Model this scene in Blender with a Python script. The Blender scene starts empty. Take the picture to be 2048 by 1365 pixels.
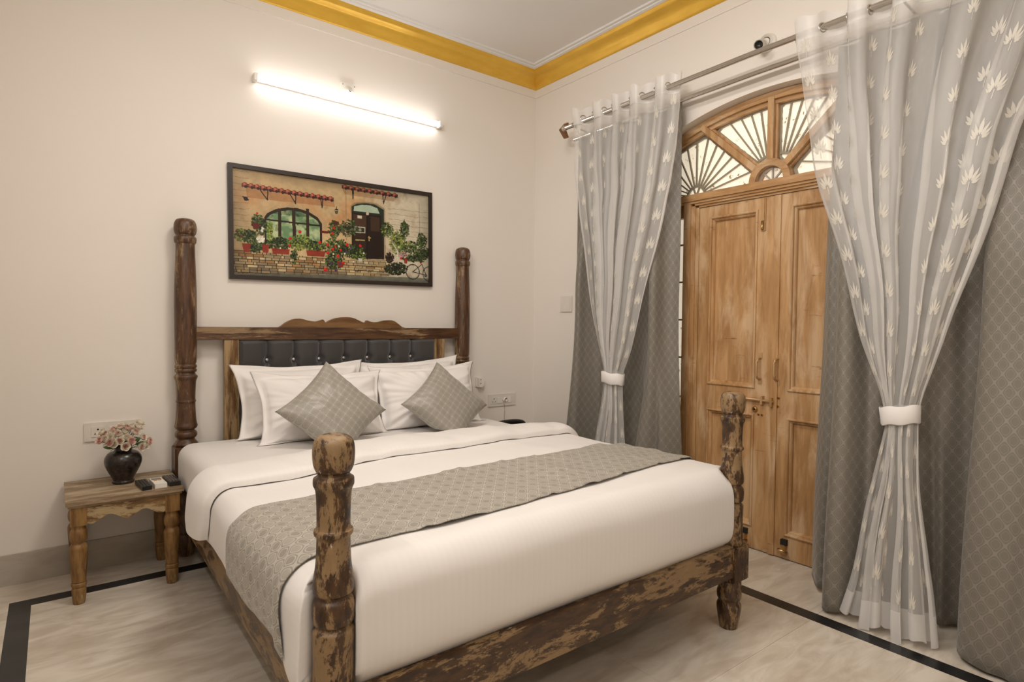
import bpy, bmesh, math, random
import numpy as np
from mathutils import Vector, Matrix, noise
random.seed(7); rng = np.random.RandomState(5)
PI = math.pi
S = bpy.context.scene

# ------------------------------------------------------------------ camera
CAM_H = 1.25
FPX, YAW, PITCH, ROLL = 1185.977, 0.658912519, 0.0270491324, -0.0107362265
_f = np.array([math.sin(YAW)*math.cos(PITCH), math.cos(YAW)*math.cos(PITCH), -math.sin(PITCH)])
_r0 = np.array([math.cos(YAW), -math.sin(YAW), 0.]); _d0 = np.cross(_f, _r0)
_r = _r0*math.cos(ROLL)+_d0*math.sin(ROLL); _d = -_r0*math.sin(ROLL)+_d0*math.cos(ROLL)
cam_data = bpy.data.cameras.new('camera'); cam = bpy.data.objects.new('camera', cam_data)
S.collection.objects.link(cam); S.camera = cam
cam_data.sensor_width = 36; cam_data.lens = FPX*36/2048; cam_data.clip_start = 0.05; cam_data.clip_end = 60
mw = Matrix.Identity(4)
for i in range(3):
    mw[i][0], mw[i][1], mw[i][2] = _r[i], -_d[i], -_f[i]
mw[0][3], mw[1][3], mw[2][3] = 0, 0, CAM_H
cam.matrix_world = mw
def _ray(u, v):                       # survey helper: photo point -> direction, used to read sizes off the photo
    return _r*(u-1024)/FPX + _d*(v-682.5)/FPX + _f
def atY(u, v, Y): d = _ray(u, v); return d*Y/d[1]+np.array([0, 0, CAM_H])
def atX(u, v, X): d = _ray(u, v); return d*X/d[0]+np.array([0, 0, CAM_H])

# ------------------------------------------------------------------ world, lights, exposure
S.view_settings.view_transform = 'Standard'; S.view_settings.look = 'None'
S.view_settings.exposure = 0.0; S.view_settings.gamma = 1.0; S.view_settings.use_curve_mapping = False
W = bpy.data.worlds.new('world'); S.world = W; W.use_nodes = True
W.node_tree.nodes['Background'].inputs[0].default_value = (1, .93, .84, 1)
W.node_tree.nodes['Background'].inputs[1].default_value = 0.3
def area(name, loc, size, sy, power, col, rot=(0, 0, 0)):
    l = bpy.data.lights.new(name, 'AREA'); l.shape = 'RECTANGLE'; l.size = size; l.size_y = sy
    l.energy = power; l.color = col
    o = bpy.data.objects.new(name, l); o.location = loc; o.rotation_euler = rot; S.collection.objects.link(o)
    o['kind'] = 'helper'
    return o
area('ceiling_lamp', (1.15, 1.75, 3.17), .5, .5, 28, (1, .925, .83))
area('front_fill_light', (1.0, -1.18, 2.75), 1.2, .12, 11, (1, .87, .72), (math.radians(68), 0, 0))  # weak warm fill added behind the camera, no fitting there
area('left_wall_tube', (-.50, .75, 2.72), 1.2, .12, 38, (1, .965, .92), (math.radians(90), 0, math.radians(-90)))

# ------------------------------------------------------------------ helpers
C = S.collection
def empty(name, loc=(0, 0, 0), label=None, cat=None, group=None, kind=None, parent=None):
    o = bpy.data.objects.new(name, None); C.objects.link(o); o.location = loc; o.empty_display_size = .05
    if parent: o.parent = parent
    return tag(o, label, cat, group, kind)
def tag(o, label=None, cat=None, group=None, kind=None):
    if label: o['label'] = label
    if cat: o['category'] = cat
    if group: o['group'] = group
    if kind: o['kind'] = kind
    return o
def link(name, me, mat=None, parent=None, loc=None, smooth=True):
    o = bpy.data.objects.new(name, me); C.objects.link(o)
    if mat and not me.materials: me.materials.append(mat)
    if parent: o.parent = parent
    if loc is not None: o.location = loc
    if smooth:
        me.polygons.foreach_set('use_smooth', [True]*len(me.polygons))
    return o
def finish(bm, name, mat, parent=None, loc=None, smooth=False, bevel=0, seg=2):
    if bevel:
        bmesh.ops.bevel(bm, geom=[e for e in bm.edges if len(e.link_faces) == 2 and e.calc_face_angle(0) > .5], offset=bevel, segments=seg, profile=.6, affect='EDGES', clamp_overlap=True)
    bmesh.ops.recalc_face_normals(bm, faces=bm.faces)
    me = bpy.data.meshes.new(name); bm.to_mesh(me); bm.free()
    o = link(name, me, mat, parent, loc, smooth)
    if smooth == 'auto':
        try: me.set_sharp_from_angle(angle=math.radians(40))
        except Exception: pass
    return o
def box(bm, x0, x1, y0, y1, z0, z1):
    vs = [bm.verts.new((x, y, z)) for x in (x0, x1) for y in (y0, y1) for z in (z0, z1)]
    for f in ((0, 1, 3, 2), (4, 6, 7, 5), (0, 4, 5, 1), (2, 3, 7, 6), (0, 2, 6, 4), (1, 5, 7, 3)):
        bm.faces.new([vs[i] for i in f])
def boxes(name, lst, mat, parent=None, bevel=.003, loc=None):
    bm = bmesh.new()
    for b in lst: box(bm, *b)
    return finish(bm, name, mat, parent, loc, False, bevel, 1 if bevel < .004 else 2)
def prism(bm, pts, axis, a, b):
    """pts: 2-D outline in the two other axes, extruded from a to b along axis"""
    def mk(p, t):
        c = [0, 0, 0]; o = [i for i in range(3) if i != axis]; c[o[0]] = p[0]; c[o[1]] = p[1]; c[axis] = t; return bm.verts.new(c)
    A = [mk(p, a) for p in pts]; B = [mk(p, b) for p in pts]; n = len(pts)
    bm.faces.new(A); bm.faces.new(B[::-1])
    for i in range(n): bm.faces.new((A[i], A[(i+1) % n], B[(i+1) % n], B[i]))
def strip_prism(bm, outer, inner, a, b, axis=0):
    """a band between two equally long open outlines, extruded along axis"""
    def mk(p, t):
        c = [0, 0, 0]; o = [i for i in range(3) if i != axis]; c[o[0]] = p[0]; c[o[1]] = p[1]; c[axis] = t; return bm.verts.new(c)
    rows = [[mk(p, t) for p in l] for (l, t) in ((outer, a), (inner, a), (inner, b), (outer, b))]
    n = len(outer)
    for k in range(4):
        r0, r1 = rows[k], rows[(k+1) % 4]
        for i in range(n-1): bm.faces.new((r0[i], r0[i+1], r1[i+1], r1[i]))
    bm.faces.new([r[0] for r in rows]); bm.faces.new([r[-1] for r in rows][::-1])
def grid(P, name, mat, parent=None, uv=None, close_u=False, close_v=False, smooth=True, caps=False, loc=None):
    n, m = P.shape[:2]; idx = np.arange(n*m).reshape(n, m)
    iu = np.vstack([idx, idx[:1]]) if close_u else idx
    iu = np.hstack([iu, iu[:, :1]]) if close_v else iu
    F = np.stack([iu[:-1, :-1], iu[1:, :-1], iu[1:, 1:], iu[:-1, 1:]], -1).reshape(-1, 4)
    faces = F.tolist()
    if caps:                      # close the two ends in u (rows 0 and n-1), v closed
        faces.append(idx[0].tolist()[::-1]); faces.append(idx[-1].tolist())
    me = bpy.data.meshes.new(name); me.from_pydata(P.reshape(-1, 3).tolist(), [], faces)
    if uv is not None:
        l = me.uv_layers.new(name='UVMap'); vi = np.empty(len(me.loops), dtype=np.int32); me.loops.foreach_get('vertex_index', vi)
        l.data.foreach_set('uv', uv.reshape(-1, 2)[vi].astype(np.float32).ravel())
    me.update()
    return link(name, me, mat, parent, loc, smooth)
def lathe(prof, n=32, square=None):
    """prof: (z, r) bottom to top -> array rings"""
    a = np.linspace(0, 2*PI, n, endpoint=False)
    return np.array([[(r*math.cos(t), r*math.sin(t), z) for t in a] for z, r in prof])
def smooth_prof(p, k=4):
    """Catmull-Rom resample of a profile"""
    p = [np.array(q, float) for q in p]; out = []
    for i in range(len(p)-1):
        a, b, c, d = p[max(i-1, 0)], p[i], p[i+1], p[min(i+2, len(p)-1)]
        for t in np.linspace(0, 1, k, endpoint=False):
            out.append(.5*((2*b)+(-a+c)*t+(2*a-5*b+4*c-d)*t*t+(-a+3*b-3*c+d)*t**3))
    out.append(p[-1]); return np.array(out)
def tube(pts, r, name, mat, parent=None, n=10, closed=False):
    P = [Vector(p) for p in pts]; rings = []
    up = Vector((0, 0, 1))
    for i, p in enumerate(P):
        t = (P[min(i+1, len(P)-1)]-P[max(i-1, 0)]).normalized()
        a = t.cross(up)
        if a.length < .2: a = t.cross(Vector((0, 1, 0)))
        a.normalize(); b = t.cross(a); rr = r[i] if hasattr(r, '__len__') else r
        rings.append([tuple(p+a*rr*math.cos(k*2*PI/n)+b*rr*math.sin(k*2*PI/n)) for k in range(n)])
    return grid(np.array(rings), name, mat, parent, close_v=True, caps=True)
def nz(p, s=1.0): return noise.noise(Vector(p)*s)

# ------------------------------------------------------------------ materials
class M:
    def __init__(s, name):
        s.m = bpy.data.materials.new(name); s.m.use_nodes = True; s.t = s.m.node_tree; s.n = s.t.nodes
        s.b = s.n['Principled BSDF']; s.out = s.n['Material Output']
    def node(s, ty, **kw):
        o = s.n.new(ty)
        for k, v in kw.items():
            if k.startswith('i_'):
                key = k[2:]; key = int(key) if key.isdigit() else key
                if hasattr(v, 'is_linked') or isinstance(v, bpy.types.NodeSocket): s.t.links.new(v, o.inputs[key])
                else: o.inputs[key].default_value = v
            else: setattr(o, k, v)
        return o
    def math(s, op, a, b=None, c=None, clamp=False):
        o = s.n.new('ShaderNodeMath'); o.operation = op; o.use_clamp = clamp
        for i, v in enumerate((a, b, c)):
            if v is None: continue
            if isinstance(v, bpy.types.NodeSocket): s.t.links.new(v, o.inputs[i])
            else: o.inputs[i].default_value = v
        return o.outputs[0]
    def coord(s, kind='Object', scale=(1, 1, 1)):
        t = s.n.new('ShaderNodeTexCoord'); mp = s.n.new('ShaderNodeMapping')
        s.t.links.new(t.outputs[kind], mp.inputs[0]); mp.inputs['Scale'].default_value = scale; return mp.outputs[0]
    def noise(s, vec, scale, detail=4, rough=.55, dist=0):
        o = s.n.new('ShaderNodeTexNoise'); s.t.links.new(vec, o.inputs['Vector']); o.inputs['Scale'].default_value = scale
        o.inputs['Detail'].default_value = detail; o.inputs['Roughness'].default_value = rough; o.inputs['Distortion'].default_value = dist
        return o.outputs['Fac']
    def ramp(s, fac, stops):
        o = s.n.new('ShaderNodeValToRGB'); s.t.links.new(fac, o.inputs[0]); e = o.color_ramp.elements
        while len(e) < len(stops): e.new(.5)
        for x, (p, c) in zip(e, stops):
            x.position = p; x.color = (*c, 1) if hasattr(c, '__len__') else (c, c, c, 1)
        return o.outputs[0]
    def mix(s, fac, a, b):
        o = s.n.new('ShaderNodeMix'); o.data_type = 'RGBA'
        for v, i in ((fac, 0), (a, 6), (b, 7)):
            if isinstance(v, bpy.types.NodeSocket): s.t.links.new(v, o.inputs[i])
            else: o.inputs[i].default_value = v if i == 0 else (*v, 1)
        return o.outputs[2]
    def set(s, **kw):
        for k, v in kw.items():
            k = {'col': 'Base Color', 'rough': 'Roughness', 'metal': 'Metallic', 'normal': 'Normal', 'sheen': 'Sheen Weight', 'coat': 'Coat Weight', 'spec': 'Specular IOR Level', 'em': 'Emission Color', 'es': 'Emission Strength', 'trans': 'Transmission Weight', 'alpha': 'Alpha', 'aniso': 'Anisotropic'}[k]
            if isinstance(v, bpy.types.NodeSocket): s.t.links.new(v, s.b.inputs[k])
            else: s.b.inputs[k].default_value = (*v, 1) if hasattr(v, '__len__') else v
        return s
    def bump(s, h, strength=.2, dist=.01):
        o = s.n.new('ShaderNodeBump'); s.t.links.new(h, o.inputs['Height']); o.inputs['Strength'].default_value = strength; o.inputs['Distance'].default_value = dist
        s.t.links.new(o.outputs[0], s.b.inputs['Normal']); return s

def plain(name, col, rough=.5, metal=0, **kw):
    m = M(name); v = m.coord('Object'); n = m.noise(v, 30, 3)
    c = m.mix(n, tuple(x*.93 for x in col), tuple(min(1, x*1.06) for x in col))
    m.set(col=c, rough=rough, metal=metal, **kw); return m.m

def wall_mat(name, a, b, rough=.55):
    m = M(name); v = m.coord('Object'); n = m.noise(v, .9, 3); n2 = m.noise(v, 40, 5)
    m.set(col=m.mix(n, a, b), rough=rough, spec=.35); m.bump(m.math('ADD', m.math('MULTIPLY', m.noise(v, 5, 4), .6), m.math('MULTIPLY', n2, .08)), .18, .01); return m.m
MAT = {}
MAT['wall'] = wall_mat('wall_paint', (.79, .735, .675), (.84, .785, .725))
MAT['ceiling'] = wall_mat('ceiling_paint', (.80, .78, .76), (.84, .82, .80))

def gold():
    m = M('gold_paint'); v = m.coord('Object', (1, 1, 3)); n = m.noise(v, 6, 5)
    m.set(col=m.mix(n, (.66, .36, .035), (.90, .58, .09)), rough=.36, metal=.35); m.bump(m.noise(v, 18, 4), .12, .01); return m.m
MAT['gold'] = gold()

def marble(name, a, b, c, scale, rough=.28, stretch=(1, 3.2, 1)):
    m = M(name); v0 = m.coord('Object'); mp = m.node('ShaderNodeMapping'); m.t.links.new(v0, mp.inputs[0])
    mp.inputs['Rotation'].default_value = (0, 0, .5); mp.inputs['Scale'].default_value = stretch
    v = mp.outputs[0]
    n = m.noise(v, scale, 7, .6, .8); n2 = m.noise(v, scale*.35, 3, .5, .5)
    col = m.mix(m.ramp(n, [(.35, 0), (.62, 1)]), a, b)
    col = m.mix(m.ramp(n2, [(.52, 0), (.75, .7)]), col, c)
    m.set(col=col, rough=rough, spec=.5); return m.m
MAT['marble'] = marble('pale_marble', (.55, .475, .385), (.74, .675, .585), (.47, .39, .30), 4.5)
MAT['marble_skirt'] = marble('skirting_marble', (.38, .33, .27), (.50, .45, .385), (.30, .26, .21), 3.0, .4, (1, 1, 3))
MAT['black_stone'] = marble('black_marble', (.006, .0065, .007), (.014, .015, .016), (.05, .05, .05), 5, .3)

def wood(name, dark, mid, light, axis=2, thr=.5, soft=.07, sc=16, stretch=.22, rough=.42, white=.0, bump=.35):
    m = M(name); s = [1, 1, 1]; s[axis] = stretch; v = m.coord('Object', tuple(s)); v1 = m.coord('Object')
    g = m.noise(v, sc*2.2, 6, .6); big = m.noise(v, sc*.55, 12, .80, .35)
    base = m.mix(m.ramp(g, [(.38, 0), (.62, 1)]), dark, mid)
    fac = m.ramp(big, [(thr, 0), (thr+soft, 1)])
    col = m.mix(fac, base, m.mix(m.noise(v, sc*3, 5, .6), tuple(x*.62 for x in light), light))
    if white:
        w = m.ramp(m.noise(v, sc*1.5, 6, .7), [(.70-white, 0), (.74-white, 1)])
        col = m.mix(w, col, (.55, .47, .38))
    m.set(col=col, rough=m.math('ADD', m.math('MULTIPLY', fac, .12), rough), spec=.5)
    m.bump(m.math('ADD', big, m.math('MULTIPLY', g, .35)), bump, .004); return m.m
for ax, nm in ((0, 'x'), (1, 'y'), (2, 'z')):
    MAT['bed_'+nm] = wood('distressed_dark_wood_'+nm, (.028, .012, .005), (.080, .036, .012), (.33, .21, .10), ax, .492, .03, 24, .36 if ax == 2 else .28, .34, .015)
MAT['rear_z'] = wood('dark_brown_post_wood', (.05, .022, .010), (.115, .052, .022), (.33, .215, .11), 2, .525, .05, 26, .14, .36, .01)
MAT['rear_x'] = wood('dark_brown_rail_wood', (.045, .019, .008), (.11, .05, .02), (.33, .215, .11), 0, .525, .05, 26, .12, .36, .01)
MAT['stile'] = wood('tan_grained_stile', (.09, .042, .012), (.20, .10, .032), (.46, .31, .15), 2, .47, .08, 18, .13, .38, 0, .15)
MAT['crest'] = wood('golden_brown_crest', (.11, .05, .016), (.20, .10, .035), (.30, .175, .065), 0, .55, .14, 13, .13, .4, 0, .15)
MAT['table_x'] = wood('worn_ochre_wood_x', (.13, .065, .022), (.27, .155, .055), (.52, .38, .20), 0, .50, .04, 20, .2, .5, .02)
MAT['table_top'] = wood('worn_table_top', (.17, .11, .06), (.32, .225, .13), (.55, .43, .28), 0, .49, .07, 15, .16, .5, .02)
MAT['table_z'] = wood('worn_ochre_wood_z', (.15, .07, .02), (.30, .165, .052), (.50, .36, .18), 2, .53, .05, 20, .2, .42, .03)

def pine(name, axis):
    m = M(name); s = [1, 1, 1]; s[axis] = .1; v = m.coord('Object', tuple(s)); s2 = [1, 1, 1]; s2[axis] = .22; vb = m.coord('Object', tuple(s2))
    s3 = [1, 1, 1]; s3[(axis+1) % 3 if axis else 1] = .15
    g = m.noise(v, 26, 6, .62, .4); b = m.noise(vb, 7, 4, .6, .8); w = m.noise(vb, 9.5, 5, .62, .5)
    col = m.mix(m.ramp(g, [(.33, 0), (.66, 1)]), (.345, .18, .07), (.56, .33, .15))
    col = m.mix(m.ramp(b, [(.52, 0), (.68, .7)]), col, (.33, .165, .058))
    col = m.mix(m.ramp(w, [(.49, 0), (.64, .7)]), col, (.66, .47, .29))
    v3 = m.coord('Object', (1, .25, 2.2)); d = m.noise(v3, 24, 5, .7); d2 = m.noise(m.coord('Object'), 4.5, 3)
    dk = m.math('MULTIPLY', m.ramp(d, [(.60, 0), (.68, 1)]), m.ramp(d2, [(.54, 0), (.64, .8)]))
    col = m.mix(dk, col, (.17, .07, .022))
    m.set(col=col, rough=.45, spec=.4); m.bump(g, .12, .003); return m.m
MAT['pine_z'] = pine('limed_pine_z', 2); MAT['pine_y'] = pine('limed_pine_y', 1)

def linen(name, col, stripes=True):
    m = M(name); t = m.n.new('ShaderNodeTexCoord'); sep = m.n.new('ShaderNodeSeparateXYZ'); m.t.links.new(t.outputs['UV'], sep.inputs[0])
    st = m.math('SINE', m.math('MULTIPLY', sep.outputs[0], 2*PI/.022)); st = m.math('GREATER_THAN', st, 0)
    v = m.coord('Object'); n = m.noise(v, 6, 3)
    c = m.mix(n, tuple(x*.97 for x in col), col)
    if stripes: c = m.mix(m.math('MULTIPLY', st, .5), c, tuple(x*.955 for x in col))
    r = m.math('ADD', m.math('MULTIPLY', st, -.16 if stripes else 0), .72)
    m.set(col=c, rough=r, sheen=.15); m.bump(m.math('ADD', m.noise(v, 9, 3), m.math('MULTIPLY', st, .04)), .12, .01); return m.m
MAT['linen'] = linen('white_satin_stripe_linen', (.80, .765, .74)); MAT['linen_plain'] = linen('white_cotton', (.82, .785, .76), False)

def jacquard(name, ground, line, cw, ch, r0=.55, r1=.3, lw=.13, sheen=.2, fill=False):
    """woven ogee lattice with a small lozenge in each cell, in UV metres"""
    m = M(name); t = m.n.new('ShaderNodeTexCoord'); sep = m.n.new('ShaderNodeSeparateXYZ'); m.t.links.new(t.outputs['UV'], sep.inputs[0])
    x = m.math('MULTIPLY', sep.outputs[0], 2*PI/cw); y = m.math('MULTIPLY', sep.outputs[1], 2*PI/ch)
    f = m.math('ADD', m.math('COSINE', x), m.math('COSINE', y)); a = m.math('ABSOLUTE', f)
    l1 = m.math('LESS_THAN', a, lw*1.7)
    l2 = m.math('LESS_THAN', m.math('ABSOLUTE', m.math('SUBTRACT', a, .95)), lw*1.2)
    fine = m.noise(m.coord('UV'), 900, 2)
    if fill:
        l3 = m.math('GREATER_THAN', f, .95); pat = m.math('MAXIMUM', m.math('MAXIMUM', l1, l2), m.math('MULTIPLY', l3, .45))
    else:
        pat = m.math('MAXIMUM', l1, m.math('MULTIPLY', l2, .55))
    pat = m.math('MULTIPLY', pat, m.ramp(fine, [(.3, .55), (.6, 1)]))
    g = m.mix(fine, tuple(q*.9 for q in ground), tuple(q*1.08 for q in ground))
    m.set(col=m.mix(pat, g, line), rough=m.math('ADD', m.math('MULTIPLY', pat, r1-r0), r0), sheen=sheen, spec=.5)
    m.bump(m.math('ADD', pat, m.math('MULTIPLY', fine, .1)), .25, .0012); return m.m
MAT['drape'] = jacquard('grey_jacquard_drape', (.165, .147, .120), (.235, .212, .178), .056, .068, .5, .30)
MAT['runner'] = jacquard('grey_jacquard_runner', (.27, .245, .205), (.47, .435, .375), .050, .062, .48, .34, .16, .2, True)
MAT['cushion'] = jacquard('silver_jacquard_cushion', (.30, .275, .235), (.41, .385, .335), .050, .054, .38, .28, .13, .1)

def sheer():
    m = M('white_sheer_voile'); t = m.n.new('ShaderNodeTexCoord'); sep = m.n.new('ShaderNodeSeparateXYZ'); m.t.links.new(t.outputs['UV'], sep.inputs[0])
    u, v = sep.outputs[0], sep.outputs[1]       # metres across the cloth, metres above the floor
    top = m.math('GREATER_THAN', v, 2.60); bot = m.math('LESS_THAN', v, .13)
    sl = m.math('LESS_THAN', u, .035); sr = m.math('GREATER_THAN', u, 1.965)
    hem = m.math('MAXIMUM', m.math('MAXIMUM', top, bot), m.math('MAXIMUM', sl, sr))
    op = m.math('ADD', m.math('MULTIPLY', hem, .33), .46)
    w = m.n.new('ShaderNodeTexWave'); m.t.links.new(m.coord('UV', (1, 0, 1)), w.inputs[0]); w.inputs['Scale'].default_value = 160
    d = m.node('ShaderNodeBsdfDiffuse', i_0=(.90, .885, .87, 1)); tr = m.node('ShaderNodeBsdfTranslucent', i_0=(.86, .84, .82, 1))
    gl = m.node('ShaderNodeBsdfGlossy', i_0=(.9, .88, .86, 1), i_1=.42)
    mx = m.node('ShaderNodeMixShader', i_0=.32); m.t.links.new(d.outputs[0], mx.inputs[1]); m.t.links.new(tr.outputs[0], mx.inputs[2])
    m2 = m.node('ShaderNodeMixShader', i_0=.08); m.t.links.new(mx.outputs[0], m2.inputs[1]); m.t.links.new(gl.outputs[0], m2.inputs[2])
    tp = m.node('ShaderNodeBsdfTransparent'); m3 = m.n.new('ShaderNodeMixShader'); m.t.links.new(op, m3.inputs[0])
    m.t.links.new(tp.outputs[0], m3.inputs[1]); m.t.links.new(m2.outputs[0], m3.inputs[2]); m.t.links.new(m3.outputs[0], m.out.inputs[0])
    return m.m
MAT['sheer'] = sheer()
MAT['palm'] = plain('satin_palm_thread', (.62, .585, .52), .4)
MAT['steel'] = plain('brushed_steel', (.60, .565, .52), .2, 1)
MAT['brass'] = plain('old_brass', (.55, .36, .17), .35, 1)
MAT['painted_metal'] = plain('limed_metal', (.50, .31, .15), .4, .3)
MAT['iron'] = plain('grey_painted_iron', (.34, .30, .23), .5, .2)
MAT['iron_light'] = plain('light_grey_iron', (.46, .43, .38), .45, .2)
MAT['white_plastic'] = plain('ivory_plastic', (.74, .69, .62), .35)
MAT['switch'] = plain('switch_plastic', (.82, .78, .72), .3)
MAT['black_plastic'] = plain('black_plastic', (.012, .011, .010), .35)
MAT['hole'] = plain('socket_hole', (.004, .004, .004), .8)
MAT['rubber'] = plain('black_rubber', (.008, .008, .008), .6)
MAT['frame'] = plain('dark_picture_frame', (.022, .014, .010), .4)
MAT['leatherette'] = plain('charcoal_velvet', (.040, .036, .036), .55, 0, sheen=.35)
MAT['crystal'] = plain('crystal_button', (.8, .8, .82), .08, .85)
MAT['ebony_finial'] = plain('brown_finial_wood', (.20, .085, .03), .35)
MAT['key_grey'] = plain('grey_key', (.22, .21, .20), .5)
MAT['key_red'] = plain('red_key', (.4, .05, .04), .5)
MAT['orange'] = plain('orange_key', (.75, .30, .05), .4)
MAT['lcd'] = plain('grey_display', (.12, .13, .12), .2)
MAT['petal_cream'] = plain('cream_petal', (.86, .78, .65), .6)
MAT['petal_pale'] = plain('pale_pink_petal', (.84, .62, .53), .6)
MAT['petal_pink'] = plain('pink_petal', (.76, .46, .40), .6)
MAT['petal_rose'] = plain('blush_petal', (.82, .52, .45), .6)
MAT['leaf'] = plain('green_leaf', (.06, .12, .035), .5)
MAT['stem'] = plain('green_stem', (.09, .15, .05), .5)
def vase_mat():
    m = M('dark_speckled_ceramic'); v = m.coord('Object'); n = m.noise(v, 60, 6, .7)
    m.set(col=m.mix(m.ramp(n, [(.45, 0), (.75, 1)]), (.012, .009, .008), (.055, .035, .024)), rough=.26); return m.m
MAT['vase'] = vase_mat()
def pane_mat():
    m = M('cream_lit_pane'); v = m.coord('Object'); n = m.noise(v, 3, 3); fl = m.noise(v, 26, 6, .75)
    fl2 = m.ramp(m.noise(v, 7, 2), [(.47, 0), (.53, 1)])
    k = m.math('MULTIPLY', m.ramp(fl, [(.585, 0), (.60, 1)]), fl2)
    c = m.mix(k, m.mix(n, (.92, .84, .70), (.88, .78, .60)), (.22, .15, .06))
    m.set(col=c, rough=.35, em=c, es=.62); return m.m
MAT['pane'] = pane_mat()
def tube_mat():
    m = M('lit_tube'); m.set(col=(1, 1, 1), em=(1.0, .97, .94), es=11.5, rough=.4); return m.m
MAT['tube'] = tube_mat()

# ------------------------------------------------------------------ room
XL, XW, YF, YB, ZC = -.62, 3.015, -1.3, 3.62, 3.22
AC, AZ, AR = 1.71, .67, 1.86                 # arch centre (y, z) and radius
Y0, Y1 = .85, 2.57                           # doorway opening
ST = 'structure'
def arch_z(y, r=AR): return AZ+math.sqrt(max(r*r-(y-AC)**2, 0))

floor = boxes('floor', [(XL, 3.4, YF, YB, -.06, -.012)], MAT['marble'], None, 0); tag(floor, kind=ST)
def slab(x0, x1, y0, y1, name='marble_slab', mat='marble', g=.0008, z=0):
    bm = bmesh.new(); box(bm, x0+g, x1-g, y0+g, y1-g, -.0118, z); return finish(bm, name, MAT[mat], floor, None, False, 0)
SX0, SX1, SY0, SY1, SWD = -.161, 2.633, -.9, 3.383, .075
def spoly(pts, name, mat):
    bm = bmesh.new(); prism(bm, pts, 2, -.0118, 0); return finish(bm, name, MAT[mat], floor)
w_ = SWD
spoly([(SX0, SY1), (SX1, SY1), (SX1-w_, SY1-w_), (SX0+w_, SY1-w_)], 'black_marble_stripe', 'black_stone')
spoly([(SX0, SY0), (SX0, SY1), (SX0+w_, SY1-w_), (SX0+w_, SY0+w_)], 'black_marble_stripe', 'black_stone')
spoly([(SX1, SY1), (SX1, SY0), (SX1-w_, SY0+w_), (SX1-w_, SY1-w_)], 'black_marble_stripe', 'black_stone')
spoly([(SX1, SY0), (SX0, SY0), (SX0+w_, SY0+w_), (SX1-w_, SY0+w_)], 'black_marble_stripe', 'black_stone')
for a, b in ((XL, .9), (.9, 2.2), (2.2, 3.015)): slab(a, b, SY1, YB)
for a, b in ((YF, .1), (.1, 1.2), (1.2, 2.3), (2.3, SY1)): slab(SX1, 3.3, a, b)
for a, b in ((YF, .1), (.1, 1.2), (1.2, 2.3), (2.3, SY1)): slab(XL, SX0, a, b)
slab(SX0, SX1, YF, SY0)
ix0, ix1, iy0, iy1 = SX0+w_, SX1-w_, SY0+w_, SY1-w_
slab(ix0, 1.25, iy1-.10, iy1); slab(1.25, ix1, iy1-.10, iy1)
for i in range(3):
    xs = np.linspace(ix0, ix1, 4)
    for j in range(4):
        ys = np.linspace(iy0, iy1-.10, 5); slab(xs[i], xs[i+1], ys[j], ys[j+1], g=.0005)

wb = boxes('wall_back', [(XL-.2, XW+.4, YB, YB+.15, -.06, ZC+.1)], MAT['wall'], None, 0); tag(wb, kind=ST)
wl = boxes('wall_left', [(XL-.15, XL, YF-.2, YB, -.06, ZC+.1)], MAT['wall'], None, 0); tag(wl, kind=ST)
wf = boxes('wall_front', [(XL-.2, XW+.4, YF-.15, YF, -.06, ZC+.1)], MAT['wall'], None, 0); tag(wf, kind=ST)
bm = bmesh.new()
box(bm, XW, XW+.2, Y1, YB, -.06, ZC+.1); box(bm, XW, XW+.2, YF-.15, Y0, -.06, ZC+.1)
ys = np.linspace(Y0, Y1, 65)
strip_prism(bm, [(y, ZC+.1) for y in ys], [(y, arch_z(y)) for y in ys], XW, XW+.2)
tag(finish(bm, 'wall_right', MAT['wall']), kind=ST)
bm = bmesh.new(); box(bm, XL-.2, XW+.2, YF-.2, YB+.1, ZC, ZC+.1); tag(finish(bm, 'ceiling', MAT['ceiling']), kind=ST)

def room_sweep(name, prof, mat, zfun=None, smooth=False):
    """sweep profile (inset, z) round the four walls with mitred corners"""
    P = []
    for d, z in prof:
        P.append([(XL+d, YF+d, z), (XW-d, YF+d, z), (XW-d, YB-d, z), (XL+d, YB-d, z)])
    o = grid(np.array(P), name, mat, close_v=True, smooth=smooth); tag(o, kind=ST); return o
g = smooth_prof([(.004, 3.088), (.014, 3.094), (.024, 3.112), (.036, 3.138), (.052, 3.158), (.072, 3.168), (.088, 3.178), (.100, 3.200)], 3)
room_sweep('trim_1', g, MAT['gold'])
room_sweep('trim_2', [(-.01, 3.026), (.006, 3.028), (.006, 3.088), (0, 3.088)], MAT['wall'])
room_sweep('trim_3', [(.098, 3.198), (.104, 3.196), (.122, 3.2), (.122, 3.208), (.142, 3.208), (.144, 3.222)], MAT['ceiling'])
def skirt(name, b, mat='marble_skirt'):
    return tag(boxes(name, [b], MAT[mat], None, .003), kind=ST)
skirt('baseboard_back', (XL, XW-.013, YB-.012, YB, 0, .146)); skirt('baseboard_left', (XL, XL+.012, YF, YB-.013, 0, .146))
bm = bmesh.new(); box(bm, XW-.012, XW, Y1+.002, YB, 0, .146); box(bm, XW-.012, XW, YF, Y0-.002, 0, .146)
tag(finish(bm, 'baseboard_right', MAT['marble_skirt'], None, None, False, .003, 1), kind=ST)

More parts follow.
